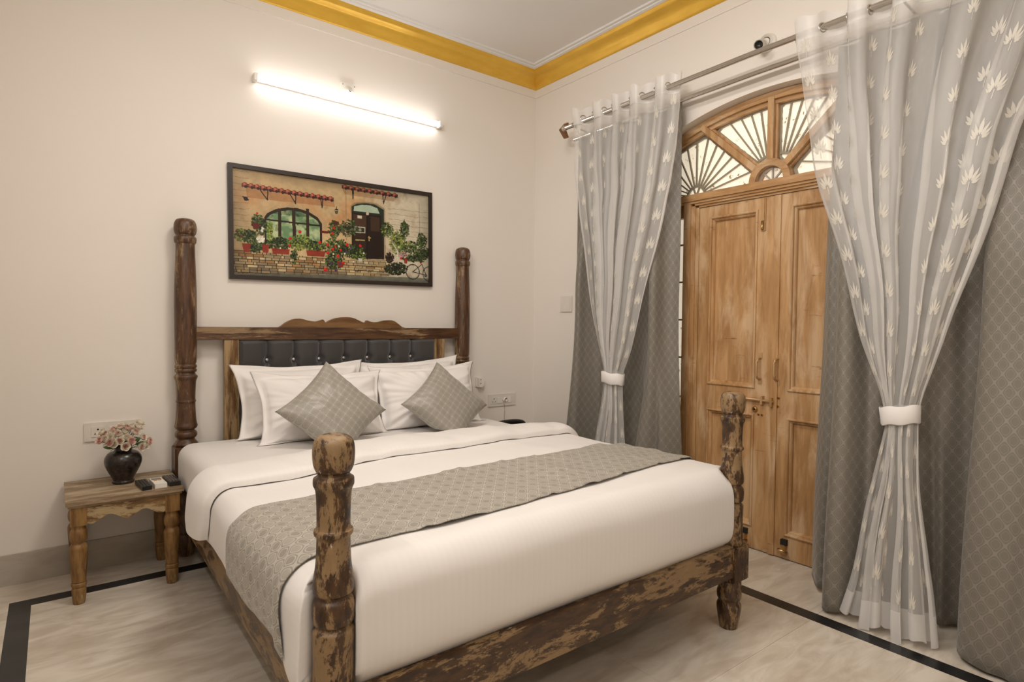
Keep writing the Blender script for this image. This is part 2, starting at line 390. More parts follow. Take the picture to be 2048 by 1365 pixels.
# ------------------------------------------------------------------ doorway: arched fanlight, doors, sidelights
door = empty('door_1', (3.1, 1.69, 0), kind=ST)
def par(o): o.matrix_parent_inverse = Matrix.Translation((-3.1, -1.69, 0)) if o.parent is door else o.matrix_parent_inverse; return o
HP = 3.10
def dchild(name, lst, mat, parent=door, bevel=.003):
    o = boxes(name, lst, MAT[mat], None, bevel); o.parent = parent; par(o); return o
dchild('door_jamb', [(3.080, 3.18, 2.215, 2.262, 0, 2.0), (3.095, 3.18, 2.190, 2.215, 0, 1.985), (3.105, 3.18, 2.168, 2.190, 0, 1.975)], 'pine_z')
dchild('door_jamb', [(3.080, 3.18, 1.120, 1.167, 0, 2.0), (3.095, 3.18, 1.167, 1.192, 0, 1.985), (3.105, 3.18, 1.192, 1.213, 0, 1.975)], 'pine_z')
dchild('door_head', [(3.088, 3.18, 1.192, 2.190, 1.985, 2.0), (3.100, 3.18, 1.213, 2.168, 1.972, 1.985)], 'pine_y')
def leaf(ya, yb, pa, pb, zt=1.97):
    z0 = .006
    L = [(HP+.010, HP+.05, ya, pa, z0, zt), (HP+.010, HP+.05, pb, yb, z0, zt),
         (HP+.010, HP+.05, pa, pb, 1.905, zt), (HP+.010, HP+.05, pa, pb, .765, .91), (HP+.010, HP+.05, pa, pb, z0, .13)]
    lf = dchild('door_leaf', L, 'pine_z')
    for z_0, z_1 in ((.91, 1.905), (.13, .765)):
        bm = bmesh.new(); m_ = .012
        box(bm, HP+.034, HP+.044, pa, pb, z_0, z_1)
        o = finish(bm, 'door_panel', MAT['pine_z'], lf, None, False, 0)
        mp = [(HP+.016, -.001), (HP+.003, 0), (HP+.001, .003), (HP+.001, .008), (HP+.005, .0125), (HP+.013, .0145), (HP+.015, .016), (HP+.016, .021), (HP+.022, .026), (HP+.036, .029)]
        P = np.array([[(xx_, pa+d_, z_0+d_), (xx_, pb-d_, z_0+d_), (xx_, pb-d_, z_1-d_), (xx_, pa+d_, z_1-d_)] for xx_, d_ in mp])
        grid(P, 'panel_moulding', MAT['pine_z'], lf, close_v=True, smooth=False)
    return lf
leafL = leaf(1.692, 2.166, 1.789, 2.094); leafR = leaf(1.215, 1.688, 1.292, 1.600)
bm = bmesh.new(); box(bm, HP+.002, HP+.012, 1.655, 1.689, .006, 1.968); finish(bm, 'cover_strip', MAT['pine_z'], leafR, None, False, .002, 1)
def pull(y, lf):
    z0, z1 = .965, 1.082; X = HP+.010
    pts = [(X, y, z0), (X-.02, y, z0+.002), (X-.036, y, z0+.014), (X-.040, y, (z0+z1)/2), (X-.036, y, z1-.014), (X-.02, y, z1-.002), (X, y, z1)]
    h = tube(smooth_prof(pts, 4), .0065, 'door_handle', MAT['painted_metal'], lf, 10)
    for z in (z0-.012, z1+.012):
        bm = bmesh.new(); box(bm, X-.003, X, y-.011, y+.011, z-.016, z+.016); finish(bm, 'handle_plate', MAT['painted_metal'], lf, None, False, .002, 1)
pull(1.758, leafL); pull(1.655+.002, leafR)
# sliding bar bolt across the two leaves
X = HP-.002
tube([(X-.006, 1.905, .851), (X-.006, 1.73, .848), (X-.006, 1.668, .846)], [.007, .007, .006], 'slide_bolt', MAT['painted_metal'], leafL, 10)
for y in (1.875, 1.735):
    bm = bmesh.new(); box(bm, X-.014, X+.011, y-.006, y+.006, .826, .872); finish(bm, 'bolt_bracket', MAT['painted_metal'], leafL, None, False, .003, 1)
bm = bmesh.new(); box(bm, X-.012, X+.011, 1.675, 1.688, .818, .868); finish(bm, 'bolt_keeper', MAT['brass'], leafR, None, False, .003, 1)
for y, z in ((1.648, .868), (1.652, .822)): grid(lathe([(-.004, .004), (0, .007), (.004, .004)], 8)[:, :, [2, 0, 1]]+np.array([HP+.008, y, z]), 'screw_head', MAT['brass'], leafR, close_v=True, caps=True)
grid(lathe([(-.012, .006), (-.010, .013), (-.004, .016), (.002, .012)], 14)[:, :, [2, 0, 1]]+np.array([HP+.008, 1.782, .794]), 'door_knob', MAT['brass'], leafL, close_v=True, caps=True)
for y in (1.762, 1.742): grid(lathe([(-.004, .004), (-.002, .006), (.003, .006)], 8)[:, :, [2, 0, 1]]+np.array([HP+.008, y, .765]), 'screw_head', MAT['brass'], leafL, close_v=True, caps=True)
# tower bolt at the top of the left leaf
bm = bmesh.new(); box(bm, HP+.004, HP+.011, 1.742, 1.770, 1.785, 1.965); box(bm, HP-.004, HP+.006, 1.747, 1.765, 1.84, 1.965); finish(bm, 'tower_bolt', MAT['painted_metal'], leafL, None, False, .002, 1)
tube([(HP-.006, 1.756, 1.79), (HP-.006, 1.756, 1.835)], .007, 'bolt_knob', MAT['brass'], leafL)
# foot bolts with rubber stops near the floor
for y, lf in ((1.595, leafR), (1.826, leafL)):
    bm = bmesh.new(); box(bm, HP-.012, HP+.011, y-.016, y+.016, .082, .112); finish(bm, 'rubber_stop', MAT['rubber'], lf, None, False, .004, 2)
    tube([(HP-.014, y+.026, .052), (HP-.014, y-.026, .046)], .009, 'brass_latch', MAT['brass'], lf, 12)
    bm = bmesh.new(); box(bm, HP-.016, HP+.011, y-.010, y+.010, .045, .085); finish(bm, 'latch_bracket', MAT['brass'], lf, None, False, .003, 1)

fan = empty('window_1', (3.1, 1.71, 2.05), kind=ST)
def fchild(bm, name, mat, bevel=.003, smooth=False, parent=None):
    o = finish(bm, name, MAT[mat], None, None, smooth, bevel, 1); o.parent = parent or fan
    if not parent: o.matrix_parent_inverse = Matrix.Translation((-3.1, -1.71, -2.05))
    return o
bm = bmesh.new(); box(bm, 3.068, 3.18, Y0, Y1, 2.012, 2.052); box(bm, 3.078, 3.18, Y0, Y1, 1.998, 2.012); fchild(bm, 'transom_bar', 'pine_y')
def arc(r, n=49, y0=Y0, y1=Y1): return [(y, arch_z(y, r)) for y in np.linspace(y0, y1, n)]
bm = bmesh.new(); strip_prism(bm, arc(AR-.002), arc(AR-.044), 3.085, 3.18); fchild(bm, 'arch_frame', 'pine_y')
bm = bmesh.new(); strip_prism(bm, arc(AR-.044), arc(AR-.066), 3.103, 3.18); fchild(bm, 'arch_bead', 'pine_y', 0)
HC = (1.715, 2.050)
def half(r, n=25): return [(HC[0]+r*math.cos(t), HC[1]+r*math.sin(t)) for t in np.linspace(0, PI, n)]
bm = bmesh.new(); strip_prism(bm, half(.118), half(.080), 3.076, 3.165); fchild(bm, 'hub_ring', 'pine_y')
def bar(bm, p, q, w, x0, x1):
    d = np.array(q)-np.array(p); d = d/np.linalg.norm(d); nrm = np.array([-d[1], d[0]])*w/2
    prism(bm, [tuple(np.array(p)+nrm), tuple(np.array(q)+nrm), tuple(np.array(q)-nrm), tuple(np.array(p)-nrm)], 0, x0, x1)
DA = math.radians(42.6)
for a in (PI/2, DA, PI-DA):
    dr = np.array([math.cos(a), math.sin(a)]); p = np.array(HC)+dr*.112
    t = .1
    while arch_z(HC[0]+dr[0]*t, AR-.03) > HC[1]+dr[1]*t: t += .005
    bm = bmesh.new(); bar(bm, p, np.array(HC)+dr*t, .034, 3.082, 3.17); bar(bm, p, np.array(HC)+dr*(t-.01), .056, 3.108, 3.17); fchild(bm, 'glazing_bar', 'pine_z')
# which glazed sector is a point in (0 lower left .. 3 lower right seen from the room)
def region(y, z):
    if z < 2.052 or y < Y0+.05 or y > Y1-.05 or z > arch_z(y, AR-.066): return -1
    v = np.array([y-HC[0], z-HC[1]]); r = np.hypot(*v)
    if r < .118: return -1
    for a in (PI/2, DA, PI-DA):
        d = np.array([math.cos(a), math.sin(a)])
        if v@d > 0 and abs(v[0]*d[1]-v[1]*d[0]) < .028: return -1
    an = math.atan2(v[1], v[0])
    return 0 if an < DA else 1 if an < PI/2 else 2 if an < PI-DA else 3
def fill_region(k, bm, x, n=60):
    """outline of a sector by radial search from an inside point, as one polygon"""
    c = {0: (2.14, 2.13), 1: (1.88, 2.33), 2: (1.55, 2.33), 3: (1.29, 2.13)}[k]; pts = []
    for t in np.linspace(0, 2*PI, n, endpoint=False):
        r = .01
        while region(c[0]+r*math.cos(t), c[1]+r*math.sin(t)) == k: r += .004
        pts.append((c[0]+r*math.cos(t), c[1]+r*math.sin(t)))
    return c, pts
for k in range(4):
    c, pts = fill_region(k, None, 0)
    bm = bmesh.new(); prism(bm, [((p[0]-c[0])*1.03+c[0], (p[1]-c[1])*1.03+c[1]) for p in pts], 0, 3.150, 3.156); fchild(bm, 'glass_pane', 'pane', 0)
    bm = bmesh.new()
    lo = [((p[0]-c[0])*1.0+c[0], (p[1]-c[1])*1.0+c[1]) for p in pts]+[pts[0]]
    li = [(p[0]+(c[0]-p[0])*.055, p[1]+(c[1]-p[1])*.055) for p in pts]; li.append(li[0])
    strip_prism(bm, lo, li, 3.132, 3.146); fchild(bm, 'iron_edge_frame', 'iron', 0)
    fc = {0: (2.215, 2.052), 1: (1.745, 2.10), 2: (1.685, 2.10), 3: (1.215, 2.052)}[k]
    r0 = .062 if k in (0, 3) else .10; nr = 15 if k in (0, 3) else 40
    bm = bmesh.new()
    for i in range(nr):
        a = PI*i/(nr-1) if k in (0, 3) else 2*PI*i/nr
        if k in (0, 3) and i in (0, nr-1): continue
        d = np.array([math.cos(a), math.sin(a)]); s0 = r0; s1 = s0
        if region(*(np.array(fc)+d*(s0+.03))) != k: continue
        s0 = r0-.004; s1 = s0+.03
        while region(*(np.array(fc)+d*s1)) == k: s1 += .004
        o_ = bmesh.new(); bar(o_, np.array(fc)+d*s0, np.array(fc)+d*s1, .0075, 3.133, 3.145)
        fchild(o_, 'iron_ray', 'iron', 0)
    ring = [t for t in np.linspace(0, 2*PI, 73) if region(fc[0]+(r0+.002)*math.cos(t), fc[1]+(r0+.002)*math.sin(t)) in (k,) or (k in (0, 3) and 0 <= t <= PI)]
    if len(ring) > 2:
        strip_prism(bm, [(fc[0]+(r0+.006)*math.cos(t), fc[1]+(r0+.006)*math.sin(t)) for t in ring], [(fc[0]+(r0-.006)*math.cos(t), fc[1]+(r0-.006)*math.sin(t)) for t in ring], 3.131, 3.147)
    if k in (0, 3):
        for a in (PI*.38, PI*.62): bar(bm, fc, (fc[0]+r0*math.cos(a), fc[1]+r0*math.sin(a)), .008, 3.133, 3.145)
    fchild(bm, 'iron_rosette', 'iron', 0)
bm = bmesh.new(); prism(bm, half(.084), 0, 3.156, 3.160); fchild(bm, 'glass_pane', 'pane', 0)
bm = bmesh.new(); strip_prism(bm, half(.082), half(.072), 3.115, 3.13); fchild(bm, 'hub_wheel_rim', 'iron_light', 0)
for a in (PI/4, PI/2, 3*PI/4):
    bm = bmesh.new(); bar(bm, HC, (HC[0]+.076*math.cos(a), HC[1]+.076*math.sin(a)), .008, 3.114, 3.126); fchild(bm, 'hub_wheel_spoke', 'iron_light', 0)

for wn, (a, b) in (('window_2', (2.262, Y1)), ('window_3', (Y0, 1.120))):
    w = empty(wn, (3.1, (a+b)/2, 0), kind=ST)
    def wc(lst, name, mat):
        o = boxes(name, lst, MAT[mat], None, .002); o.parent = w; o.matrix_parent_inverse = Matrix.Translation((-3.1, -(a+b)/2, 0)); return o
    out = (b-.045, b) if wn == 'window_2' else (a, a+.045)
    wc([(3.09, 3.18, out[0], out[1], 0, 1.998), (3.09, 3.18, a, b, 0, .12), (3.11, 3.18, a, b, 1.925, 1.998)], 'window_frame', 'pine_z')
    wc([(3.150, 3.156, a+.002, b-.002, .1, 1.95)], 'glass_pane', 'pane')
    for z in (.30, .56, .81, 1.058, 1.294, 1.53, 1.763): wc([(3.130, 3.146, a, b, z-.005, z+.005)], 'iron_bar', 'iron')

# ------------------------------------------------------------------ curtain rods
def rod(name, x, z, y_end, label, stub):
    e = empty(name, (x, 1.5, z), label, 'curtain rod')
    def P(o): o.parent = e; o.matrix_parent_inverse = Matrix.Translation((-x, -1.5, -z)); return o
    P(tube([(x, y_end, z-.022), (x, 1.7, z), (x, -.55, z+.004)], .0145 if not stub else .013, 'rod_tube', MAT['steel'], None, 16))
    if not stub:
        P(tube([(x, y_end-.07, z-.021), (x, y_end-.09, z-.021)], .0165, 'rod_collar', MAT['steel'], None, 16))
        P(grid(lathe([(-.02, .006), (-.012, .017), (0, .021), (.012, .017), (.02, .006)], 16)[:, :, [0, 2, 1]]+np.array([x-.004, y_end+.012, z-.024]), 'finial_ball', MAT['steel'], None, close_v=True, caps=True))
        bm = bmesh.new()
        # folded square wooden finial behind the ball
        for sgn in (1, -1):
            prism(bm, [(x-.02, z-.026), (x+.028, z-.026+sgn*.052), (x+.042, z-.026+sgn*.050), (x+.014, z-.026)], 1, y_end+.012, y_end+.05)
        P(finish(bm, 'finial_plate', MAT['ebony_finial'], None, None, False, .002, 1))
    for yb in (2.98, 1.0):
        zz = z-.022*(yb-1.7)/1.4 if yb > 1.7 else z
        P(tube([(XW+.001, yb, zz-.03), (x+.02, yb, zz-.02), (x, yb, zz-.014)], .006, 'rod_bracket', MAT['steel'], None, 8))
        P(grid(lathe([(-.005, .022), (.001, .024)], 16)[:, :, [2, 0, 1]]+np.array([XW-.0, yb, zz-.03]), 'bracket_plate', MAT['steel'], None, close_v=True, caps=True))
rod('front_curtain_rod', 2.83, 2.645, 3.07, 'upper steel curtain rod with brown wooden finial carrying the white sheers', False)
rod('rear_curtain_rod', 2.935, 2.590, 3.09, 'lower steel curtain rod close to the wall carrying the grey drapes', True)

# ------------------------------------------------------------------ curtains
def sheer_curtain(name, label, bounds, n, xs, amp, belly, seed, eyelet_us, tie):
    zt, z0 = bounds[0][0], bounds[-1][0]; bounds = bounds[::-1]
    zb = np.array([b[0] for b in bounds]); yl = np.array([b[1] for b in bounds]); yr = np.array([b[2] for b in bounds])
    zx = np.array([q[0] for q in xs]); vx = np.array([q[1] for q in xs]); va = np.array([q[2] for q in xs]); vb = np.array([q[3] for q in xs])
    ph = seed*1.3
    def P(u, z):
        L = np.interp(z, zb, yl); R = np.interp(z, zb, yr); x0 = np.interp(z, zx, vx); A = np.interp(z, zx, va); B = np.interp(z, zx, vb)
        # smooth bounds a little
        th = 2*PI*n*(u+.018*np.sin(2*PI*u*1.7+ph)+.012*np.sin(2*PI*u*3.1+2*ph)*(2.7-z))
        s = np.sin(th)
        wv = .35*np.sin(2*th)*np.clip((2.75-z)/2.7, 0, 1)
        x = x0-A*(s+.25*np.sin(2.6*th+ph)*np.clip((2.5-z), 0, 1)+wv*.5) - B*np.sqrt(np.clip(1-(2*u-1)**2, 0, 1))
        w = L-R
        y = L-w*u + .20*w/n*np.sin(2*th+.5)*np.clip((2.7-z)*1.2, .3, 1)
        y = y + .006*np.sin(9*z+6*u+ph)*np.clip(2.7-z, 0, 1)
        return x, y
    nu, nzv = 301, 110
    zz = np.concatenate([np.linspace(zt, 2.55, 10)[:-1], np.linspace(2.55, z0, nzv)])
    u = np.linspace(0, 1, nu); U, Z = np.meshgrid(u, zz, indexing='ij'); X, Y = P(U, Z)
    # header dips between folds, hem uneven
    Zo = Z.copy(); th = 2*PI*n*U
    Zo += np.where(Z > 2.6, (Z-2.6)/(zt-2.6)*.012*np.sin(2*th), 0)
    Zo += np.where(Z < .2, (.2-Z)*(-.10*np.cos(th*.5+seed)+.02*np.sin(3*th)), 0)
    G = np.stack([X, Y, Zo], -1); uv = np.stack([U*2.0, Z], -1)
    o = grid(G, name, MAT['sheer'], uv=uv); tag(o, label, 'curtain', 'white sheer curtains')
    # woven palms: thin satin leaves lying on the cloth
    verts, faces = [], []
    leaves = [(90, .042, .0065), (58, .038, .0048), (122, .038, .0048), (34, .035, .0045), (146, .035, .0045), (10, .028, .004), (170, .028, .004)]
    for ci, uc in enumerate(np.arange(.09, 2.0, .18)):
        z = 2.56-(.075 if ci % 2 else 0)
        while z > z0+.08:
            if random.random() > -1:
                def add(poly):
                    b = len(verts)
                    for (a, h) in poly:
                        a *= 1.15; h = h*1.75-.02
                        uu = min(max((uc+a)/2.0, .001), .999); zc = z+h
                        x, y = P(np.array(uu), np.array(zc)); e = 1e-3
                        x2, y2 = P(np.array(uu+e), np.array(zc)); t = np.array([x2-x, y2-y]); t /= np.linalg.norm(t)
                        nn = np.array([t[1], -t[0]]);
                        if nn[0] > 0: nn = -nn
                        verts.append((float(x+nn[0]*.0015), float(y+nn[1]*.0015), zc))
                    faces.append(list(range(b, len(verts))))
                for an, ln, wd in leaves:
                    a = math.radians(an); d = np.array([math.cos(a), math.sin(a)*1.0]); q = np.array([-d[1], d[0]]); k = 1.0
                    up = np.array([0, .010]) if an not in (90,) else np.array([0, .012])
                    dn = np.array([0, -.006*(1-math.sin(a))])
                    pts = [d*.006, d*ln*.35+q*wd*.8, d*ln*.65+q*wd*.85, d*ln+dn*0+np.array([0, .006*(1-math.sin(a))]), d*ln*.65-q*wd*.85, d*ln*.35-q*wd*.8]
                    add([(p[0]*k*.95, p[1]*k) for p in pts])
                add([(-.0012, .004), (.0012, .004), (.0012, -.016), (-.0012, -.016)])
            z -= .165
    me = bpy.data.meshes.new('palm_embroidery'); me.from_pydata(verts, [], faces); me.update()
    pe = link('palm_embroidery', me, MAT['palm'], o, smooth=False); pe['kind'] = 'stuff'
    # eyelets
    for k in range(2*n):
        uu = (k+.5)/(2*n)
        # find the place where the cloth crosses the rod line
        x, y = P(np.array(uu), np.array(2.643)); cand = np.linspace(uu-.25/n, uu+.25/n, 41); cx, cy = P(cand, np.full(41, 2.643)); j = int(np.argmin(abs(cx-2.83))); 
        if abs(cx[j]-2.83) > .02: continue
        e = 1e-3; x2, y2 = P(np.array(cand[j]+e), np.array(2.643)); t = Vector((float(x2-cx[j]), float(y2-cy[j]), 0)).normalized()
        r_ = []
        for a in np.linspace(0, 2*PI, 24, endpoint=False):
            c = Vector((2.83, float(cy[j]), 2.643))+t*.021*math.cos(a)+Vector((0, 0, 1))*.021*math.sin(a)
            rad = (t*math.cos(a)+Vector((0, 0, math.sin(a)))); nn = t.cross(Vector((0, 0, 1)))
            r_.append([tuple(c+rad*.0035*math.cos(b)+nn*.003*math.sin(b)) for b in np.linspace(0, 2*PI, 8, endpoint=False)])
        grid(np.array(r_), 'eyelet', MAT['steel'], o, close_u=True, close_v=True)
    # tieback band
    zc, hh, skew = tie
    rows = []
    for h in (-1, -.9, .9, 1):
        row = []
        for a in np.linspace(0, 2*PI, 48, endpoint=False):
            z = zc+h*hh
            L, R = np.interp(z, zb, yl), np.interp(z, zb, yr); x0 = np.interp(z, zx, vx)
            cy = (L+R)/2; ry = (L-R)/2+.012-(.003 if abs(h) == 1 else 0); rx = .056-(.003 if abs(h) == 1 else 0)
            row.append((x0-.012+rx*math.cos(a), cy+ry*math.sin(a), z+skew*math.sin(a)+.003*math.sin(5*a)))
        rows.append(row)
    gb = grid(np.array(rows), 'tieback', MAT['linen_plain'], o, close_v=True, uv=np.zeros((4, 48, 2)))
    return o
sheer_curtain('sheer_curtain', 'white sheer palm-patterned curtain tied back left of the wooden door, behind the bed',
    [(2.712, 2.985, 2.125), (2.60, 2.955, 2.13), (2.3, 2.925, 2.145), (2.09, 2.865, 2.175), (1.7, 2.80, 2.275), (1.29, 2.72, 2.383), (1.1, 2.675, 2.435), (.965, 2.635, 2.485), (.90, 2.63, 2.488), (.75, 2.64, 2.475), (.45, 2.70, 2.46), (.02, 2.76, 2.44)],
    5, [(0, 2.78, .022, .05), (.5, 2.79, .016, .045), (.92, 2.80, .008, .04), (1.2, 2.80, .014, .045), (2.0, 2.80, .032, .02), (2.5, 2.825, .036, 0), (2.72, 2.83, .038, 0)], 0, 0, 1, None, (.925, .035, .008))
sheer_curtain('sheer_curtain', 'white sheer palm-patterned curtain tied back right of the wooden door, nearest the camera',
    [(2.712, 1.452, .36), (2.60, 1.44, .40), (2.3, 1.385, .50), (1.98, 1.313, .60), (1.468, 1.17, .735), (1.2, 1.10, .81), (1.0, 1.035, .875), (.93, 1.018, .89), (.85, 1.005, .888), (.6, 1.03, .862), (.3, 1.075, .825), (.02, 1.12, .775)],
    5, [(0, 2.70, .030, .04), (.5, 2.75, .020, .045), (.9, 2.79, .008, .045), (1.2, 2.80, .014, .05), (2.0, 2.80, .034, .02), (2.5, 2.825, .038, 0), (2.72, 2.83, .040, 0)], 0, 0, 2.2, None, (.895, .037, -.012))

def drape(name, label, top, mid, bot, zt, zb=.025, width=1.4, seed=0):
    """top/mid/bottom: fold outlines in plan as (y, x) lists"""
    def res(p, n=260):
        q = smooth_prof([(b, a) for a, b in p], 10); s = np.r_[0, np.cumsum(np.linalg.norm(np.diff(q, axis=0), axis=1))]
        t = np.linspace(0, s[-1], n); return np.stack([np.interp(t, s, q[:, 0]), np.interp(t, s, q[:, 1])], -1), s[-1]
    (T, lt), (Mi, lm), (B, lb) = res(top), res(mid), res(bot)
    zz = np.linspace(zt, zb, 70); R = []
    for z in zz:
        k = (zt-z)/(zt-zb)
        if k < .45: a = k/.45; a = a*a*(3-2*a); q = T*(1-a)+Mi*a
        else: a = (k-.45)/.55; a = a*a*(3-2*a); q = Mi*(1-a)+B*a
        q = q.copy(); q[:, 0] += .004*np.sin(np.arange(260)*.07+z*4+seed); R.append(np.c_[q, np.full(260, z)])
    G = np.array(R).transpose(1, 0, 2); G[:, :, 0] = np.minimum(G[:, :, 0], XW-.014)
    L = max(lt, lm, lb)
    U, V = np.meshgrid(np.linspace(0, L, 260), zz, indexing='ij')
    G[:, -6:, 2] += (.012*np.sin(U[:, -6:]*9+seed))*np.linspace(0, 1, 6)[None, :]
    o = grid(G, name, MAT['drape'], uv=np.stack([U, V], -1)); tag(o, label, 'curtain', 'grey jacquard drapes')
    sd = o.modifiers.new('cloth_thickness', 'SOLIDIFY'); sd.thickness = .003; sd.offset = 0
    # stitched hem band
    return o
def wave(y0, y1, n, xc, a, ph=0): return [(y0+(y1-y0)*t, xc+a*math.sin(2*PI*n*t+ph)) for t in np.linspace(0, 1, int(n*8)+1)]
drape('grey_drape', 'grey diamond-patterned drape hanging in the room corner left of the wooden door',
    wave(3.055, 2.185, 4, 2.945, .038), [(3.09, 2.97), (3.04, 2.95), (2.985, 2.90), (2.96, 2.84), (2.92, 2.83), (2.89, 2.89), (2.82, 2.95), (2.65, 2.965), (2.45, 2.96), (2.36, 2.93), (2.335, 2.86), (2.31, 2.825), (2.28, 2.84), (2.26, 2.90), (2.225, 2.93), (2.182, 2.94)],
    [(3.15, 2.97), (3.10, 2.95), (3.03, 2.89), (3.01, 2.80), (2.97, 2.75), (2.91, 2.76), (2.88, 2.84), (2.82, 2.93), (2.76, 2.90), (2.72, 2.93), (2.55, 2.97), (2.40, 2.96), (2.38, 2.88), (2.39, 2.80), (2.37, 2.74), (2.32, 2.72), (2.27, 2.76), (2.235, 2.83), (2.20, 2.80), (2.165, 2.81), (2.13, 2.87), (2.115, 2.92)], 2.575, seed=1)
drape('grey_drape', 'narrow grey diamond-patterned drape between the wooden door and the near sheer curtain',
    wave(1.30, .90, 2, 2.93, .032), [(1.345, 2.95), (1.30, 2.90), (1.26, 2.90), (1.235, 2.83), (1.20, 2.80), (1.16, 2.82), (1.12, 2.88), (1.07, 2.88), (1.03, 2.93)],
    [(1.375, 2.95), (1.34, 2.90), (1.30, 2.85), (1.265, 2.86), (1.235, 2.82), (1.215, 2.72), (1.185, 2.665), (1.14, 2.67), (1.11, 2.72), (1.085, 2.78), (1.06, 2.80), (1.045, 2.86), (1.06, 2.93)], 2.575, seed=2)
drape('grey_drape', 'wide grey diamond-patterned drape in heavy folds at the right edge of the view',
    wave(1.02, -.45, 6, 2.955, .03), [(1.06, 2.975), (.99, 2.975), (.93, 2.90), (.88, 2.93), (.83, 2.93), (.78, 2.965), (.72, 2.96), (.70, 2.90), (.705, 2.85), (.68, 2.81), (.60, 2.80), (.50, 2.81), (.44, 2.87), (.38, 2.95), (.3, 2.965), (.18, 2.90), (.1, 2.86), (0, 2.93), (-.15, 2.96), (-.3, 2.87), (-.5, 2.93)],
    [(1.06, 2.985), (1.0, 2.985), (.95, 2.95), (.91, 2.90), (.86, 2.95), (.83, 2.91), (.80, 2.95), (.75, 2.97), (.70, 2.93), (.69, 2.86), (.715, 2.79), (.72, 2.73), (.69, 2.68), (.62, 2.655), (.56, 2.66), (.50, 2.625), (.43, 2.63), (.38, 2.70), (.33, 2.82), (.28, 2.92), (.18, 2.86), (.08, 2.70), (0, 2.70), (-.08, 2.85), (-.2, 2.93), (-.35, 2.80), (-.5, 2.9)], 2.575, seed=3)

# ------------------------------------------------------------------ bed
bed = empty('four_poster_bed', (1.4, 2.45, 0), 'distressed brown wooden four-poster bed with turned posts and charcoal tufted headboard', 'bed')
def bp(o, p=bed): o.parent = p; o.matrix_parent_inverse = Matrix.Translation((-1.4, -2.45, 0)) if p is bed else Matrix.Identity(4); return o
def post(x, y, prof, blk, mat, half):
    """turned post: prof above the block, blk=(z0, z1) square block, foot below"""
    foot = [(0, .034), (.012, .037), (.068, .047), (.095, .049), (.108, .044), (.120, .043), (.128, .048), (.150, .049), (.163, .045), (.172, .044), (.182, .048), (.200, .047), (blk[0]+.002, .045)]
    bm = bmesh.new()
    def rings(p):
        P = lathe(p, 40); V = [[bm.verts.new(tuple(q)) for q in r] for r in P]
        for i in range(len(V)-1):
            for j in range(40): bm.faces.new((V[i][j], V[i][(j+1) % 40], V[i+1][(j+1) % 40], V[i+1][j]))
        bm.faces.new(V[0][::-1]); bm.faces.new(V[-1])
    rings([(z, r) for z, r in smooth_prof(foot, 3)]); rings([(z, r) for z, r in smooth_prof(prof, 4)])
    for f in bm.faces: f.smooth = True
    b2 = bmesh.new(); box(b2, -half, half, -half, half, blk[0], blk[1]); bmesh.ops.bevel(b2, geom=list(b2.edges), offset=.005, segments=2, affect='EDGES')
    tmp = bpy.data.meshes.new('t'); b2.to_mesh(tmp); b2.free(); bm.from_mesh(tmp); bpy.data.meshes.remove(tmp)
    bmesh.ops.recalc_face_normals(bm, faces=bm.faces)
    me = bpy.data.meshes.new('bed_post'); bm.to_mesh(me); bm.free(); me.materials.append(mat)
    o = bpy.data.objects.new('bed_post', me); C.objects.link(o); bp(o); o.location = (x, y, 0); return o
fp = [(.35, .050), (.40, .0485), (.46, .048), (.505, .049), (.517, .048), (.524, .041), (.530, .041), (.537, .0475), (.555, .0495), (.575, .0495), (.588, .046), (.595, .040), (.602, .0405), (.610, .0475), (.630, .0485), (.645, .0465), (.68, .0415), (.735, .0395), (.743, .040), (.747, .0455), (.757, .0457), (.762, .040), (.80, .0395), (.845, .0415), (.858, .0445), (.866, .0478), (.880, .0475), (.884, .0435), (.888, .0385), (.894, .0385), (.899, .042), (.915, .0475), (.945, .0495), (.968, .046), (.980, .036), (.986, .018), (.987, .002)]
post(.528, 1.372, fp, (.207, .352), MAT['bed_z'], .055); post(2.222, 1.372, fp, (.207, .352), MAT['bed_z'], .055)
rp = [(.585, .050), (.592, .056), (.600, .058), (.612, .050), (.622, .0425), (.630, .0425), (.637, .050), (.650, .0535), (.663, .050), (.670, .042), (.676, .042), (.682, .050), (.693, .055), (.700, .0545), (.72, .050), (.77, .0465), (.820, .045), (.822, .0475), (.832, .0475), (.834, .045), (.88, .046), (.930, .049), (.945, .0535), (.955, .0565), (.962, .055), (.972, .046), (.979, .045), (.983, .050), (.990, .0528), (.998, .051), (1.000, .0485), (1.003, .0485), (1.006, .052), (1.016, .0525), (1.022, .048), (1.026, .048), (1.04, .0515), (1.1, .0525), (1.25, .0535), (1.40, .053), (1.52, .0495), (1.60, .0465), (1.65, .0455), (1.660, .046), (1.666, .051), (1.680, .0535), (1.694, .052), (1.700, .0455), (1.708, .0455), (1.714, .050), (1.735, .0542), (1.765, .052), (1.785, .042), (1.793, .022), (1.795, .002)]
post(.557, 3.55, rp, (.207, .588), MAT['rear_z'], .060); post(2.300, 3.55, rp, (.207, .588), MAT['rear_z'], .060)
o = boxes('front_rail', [(.583, 2.167, 1.324, 1.360, .234, .362)], MAT['bed_x'], None, .006); bp(o)
def side_rail(x0, x1):
    bm = bmesh.new(); prism(bm, [(x0[0], 1.427), (x1[0], 3.49), (x1[1], 3.49), (x0[1], 1.427)], 2, .232, .36); return bp(finish(bm, 'side_rail', MAT['bed_y'], None, None, False, .005, 2))
side_rail((.492, .532), (.508, .548)); side_rail((2.222, 2.262), (2.30, 2.34))
bp(boxes('bed_base', [(.55, 2.26, 1.362, 3.49, .27, .345)], MAT['bed_x'], None, 0))
bp(boxes('head_rail', [(.612, 2.247, 3.53, 3.572, .548, .584)], MAT['rear_x'], None, .005))
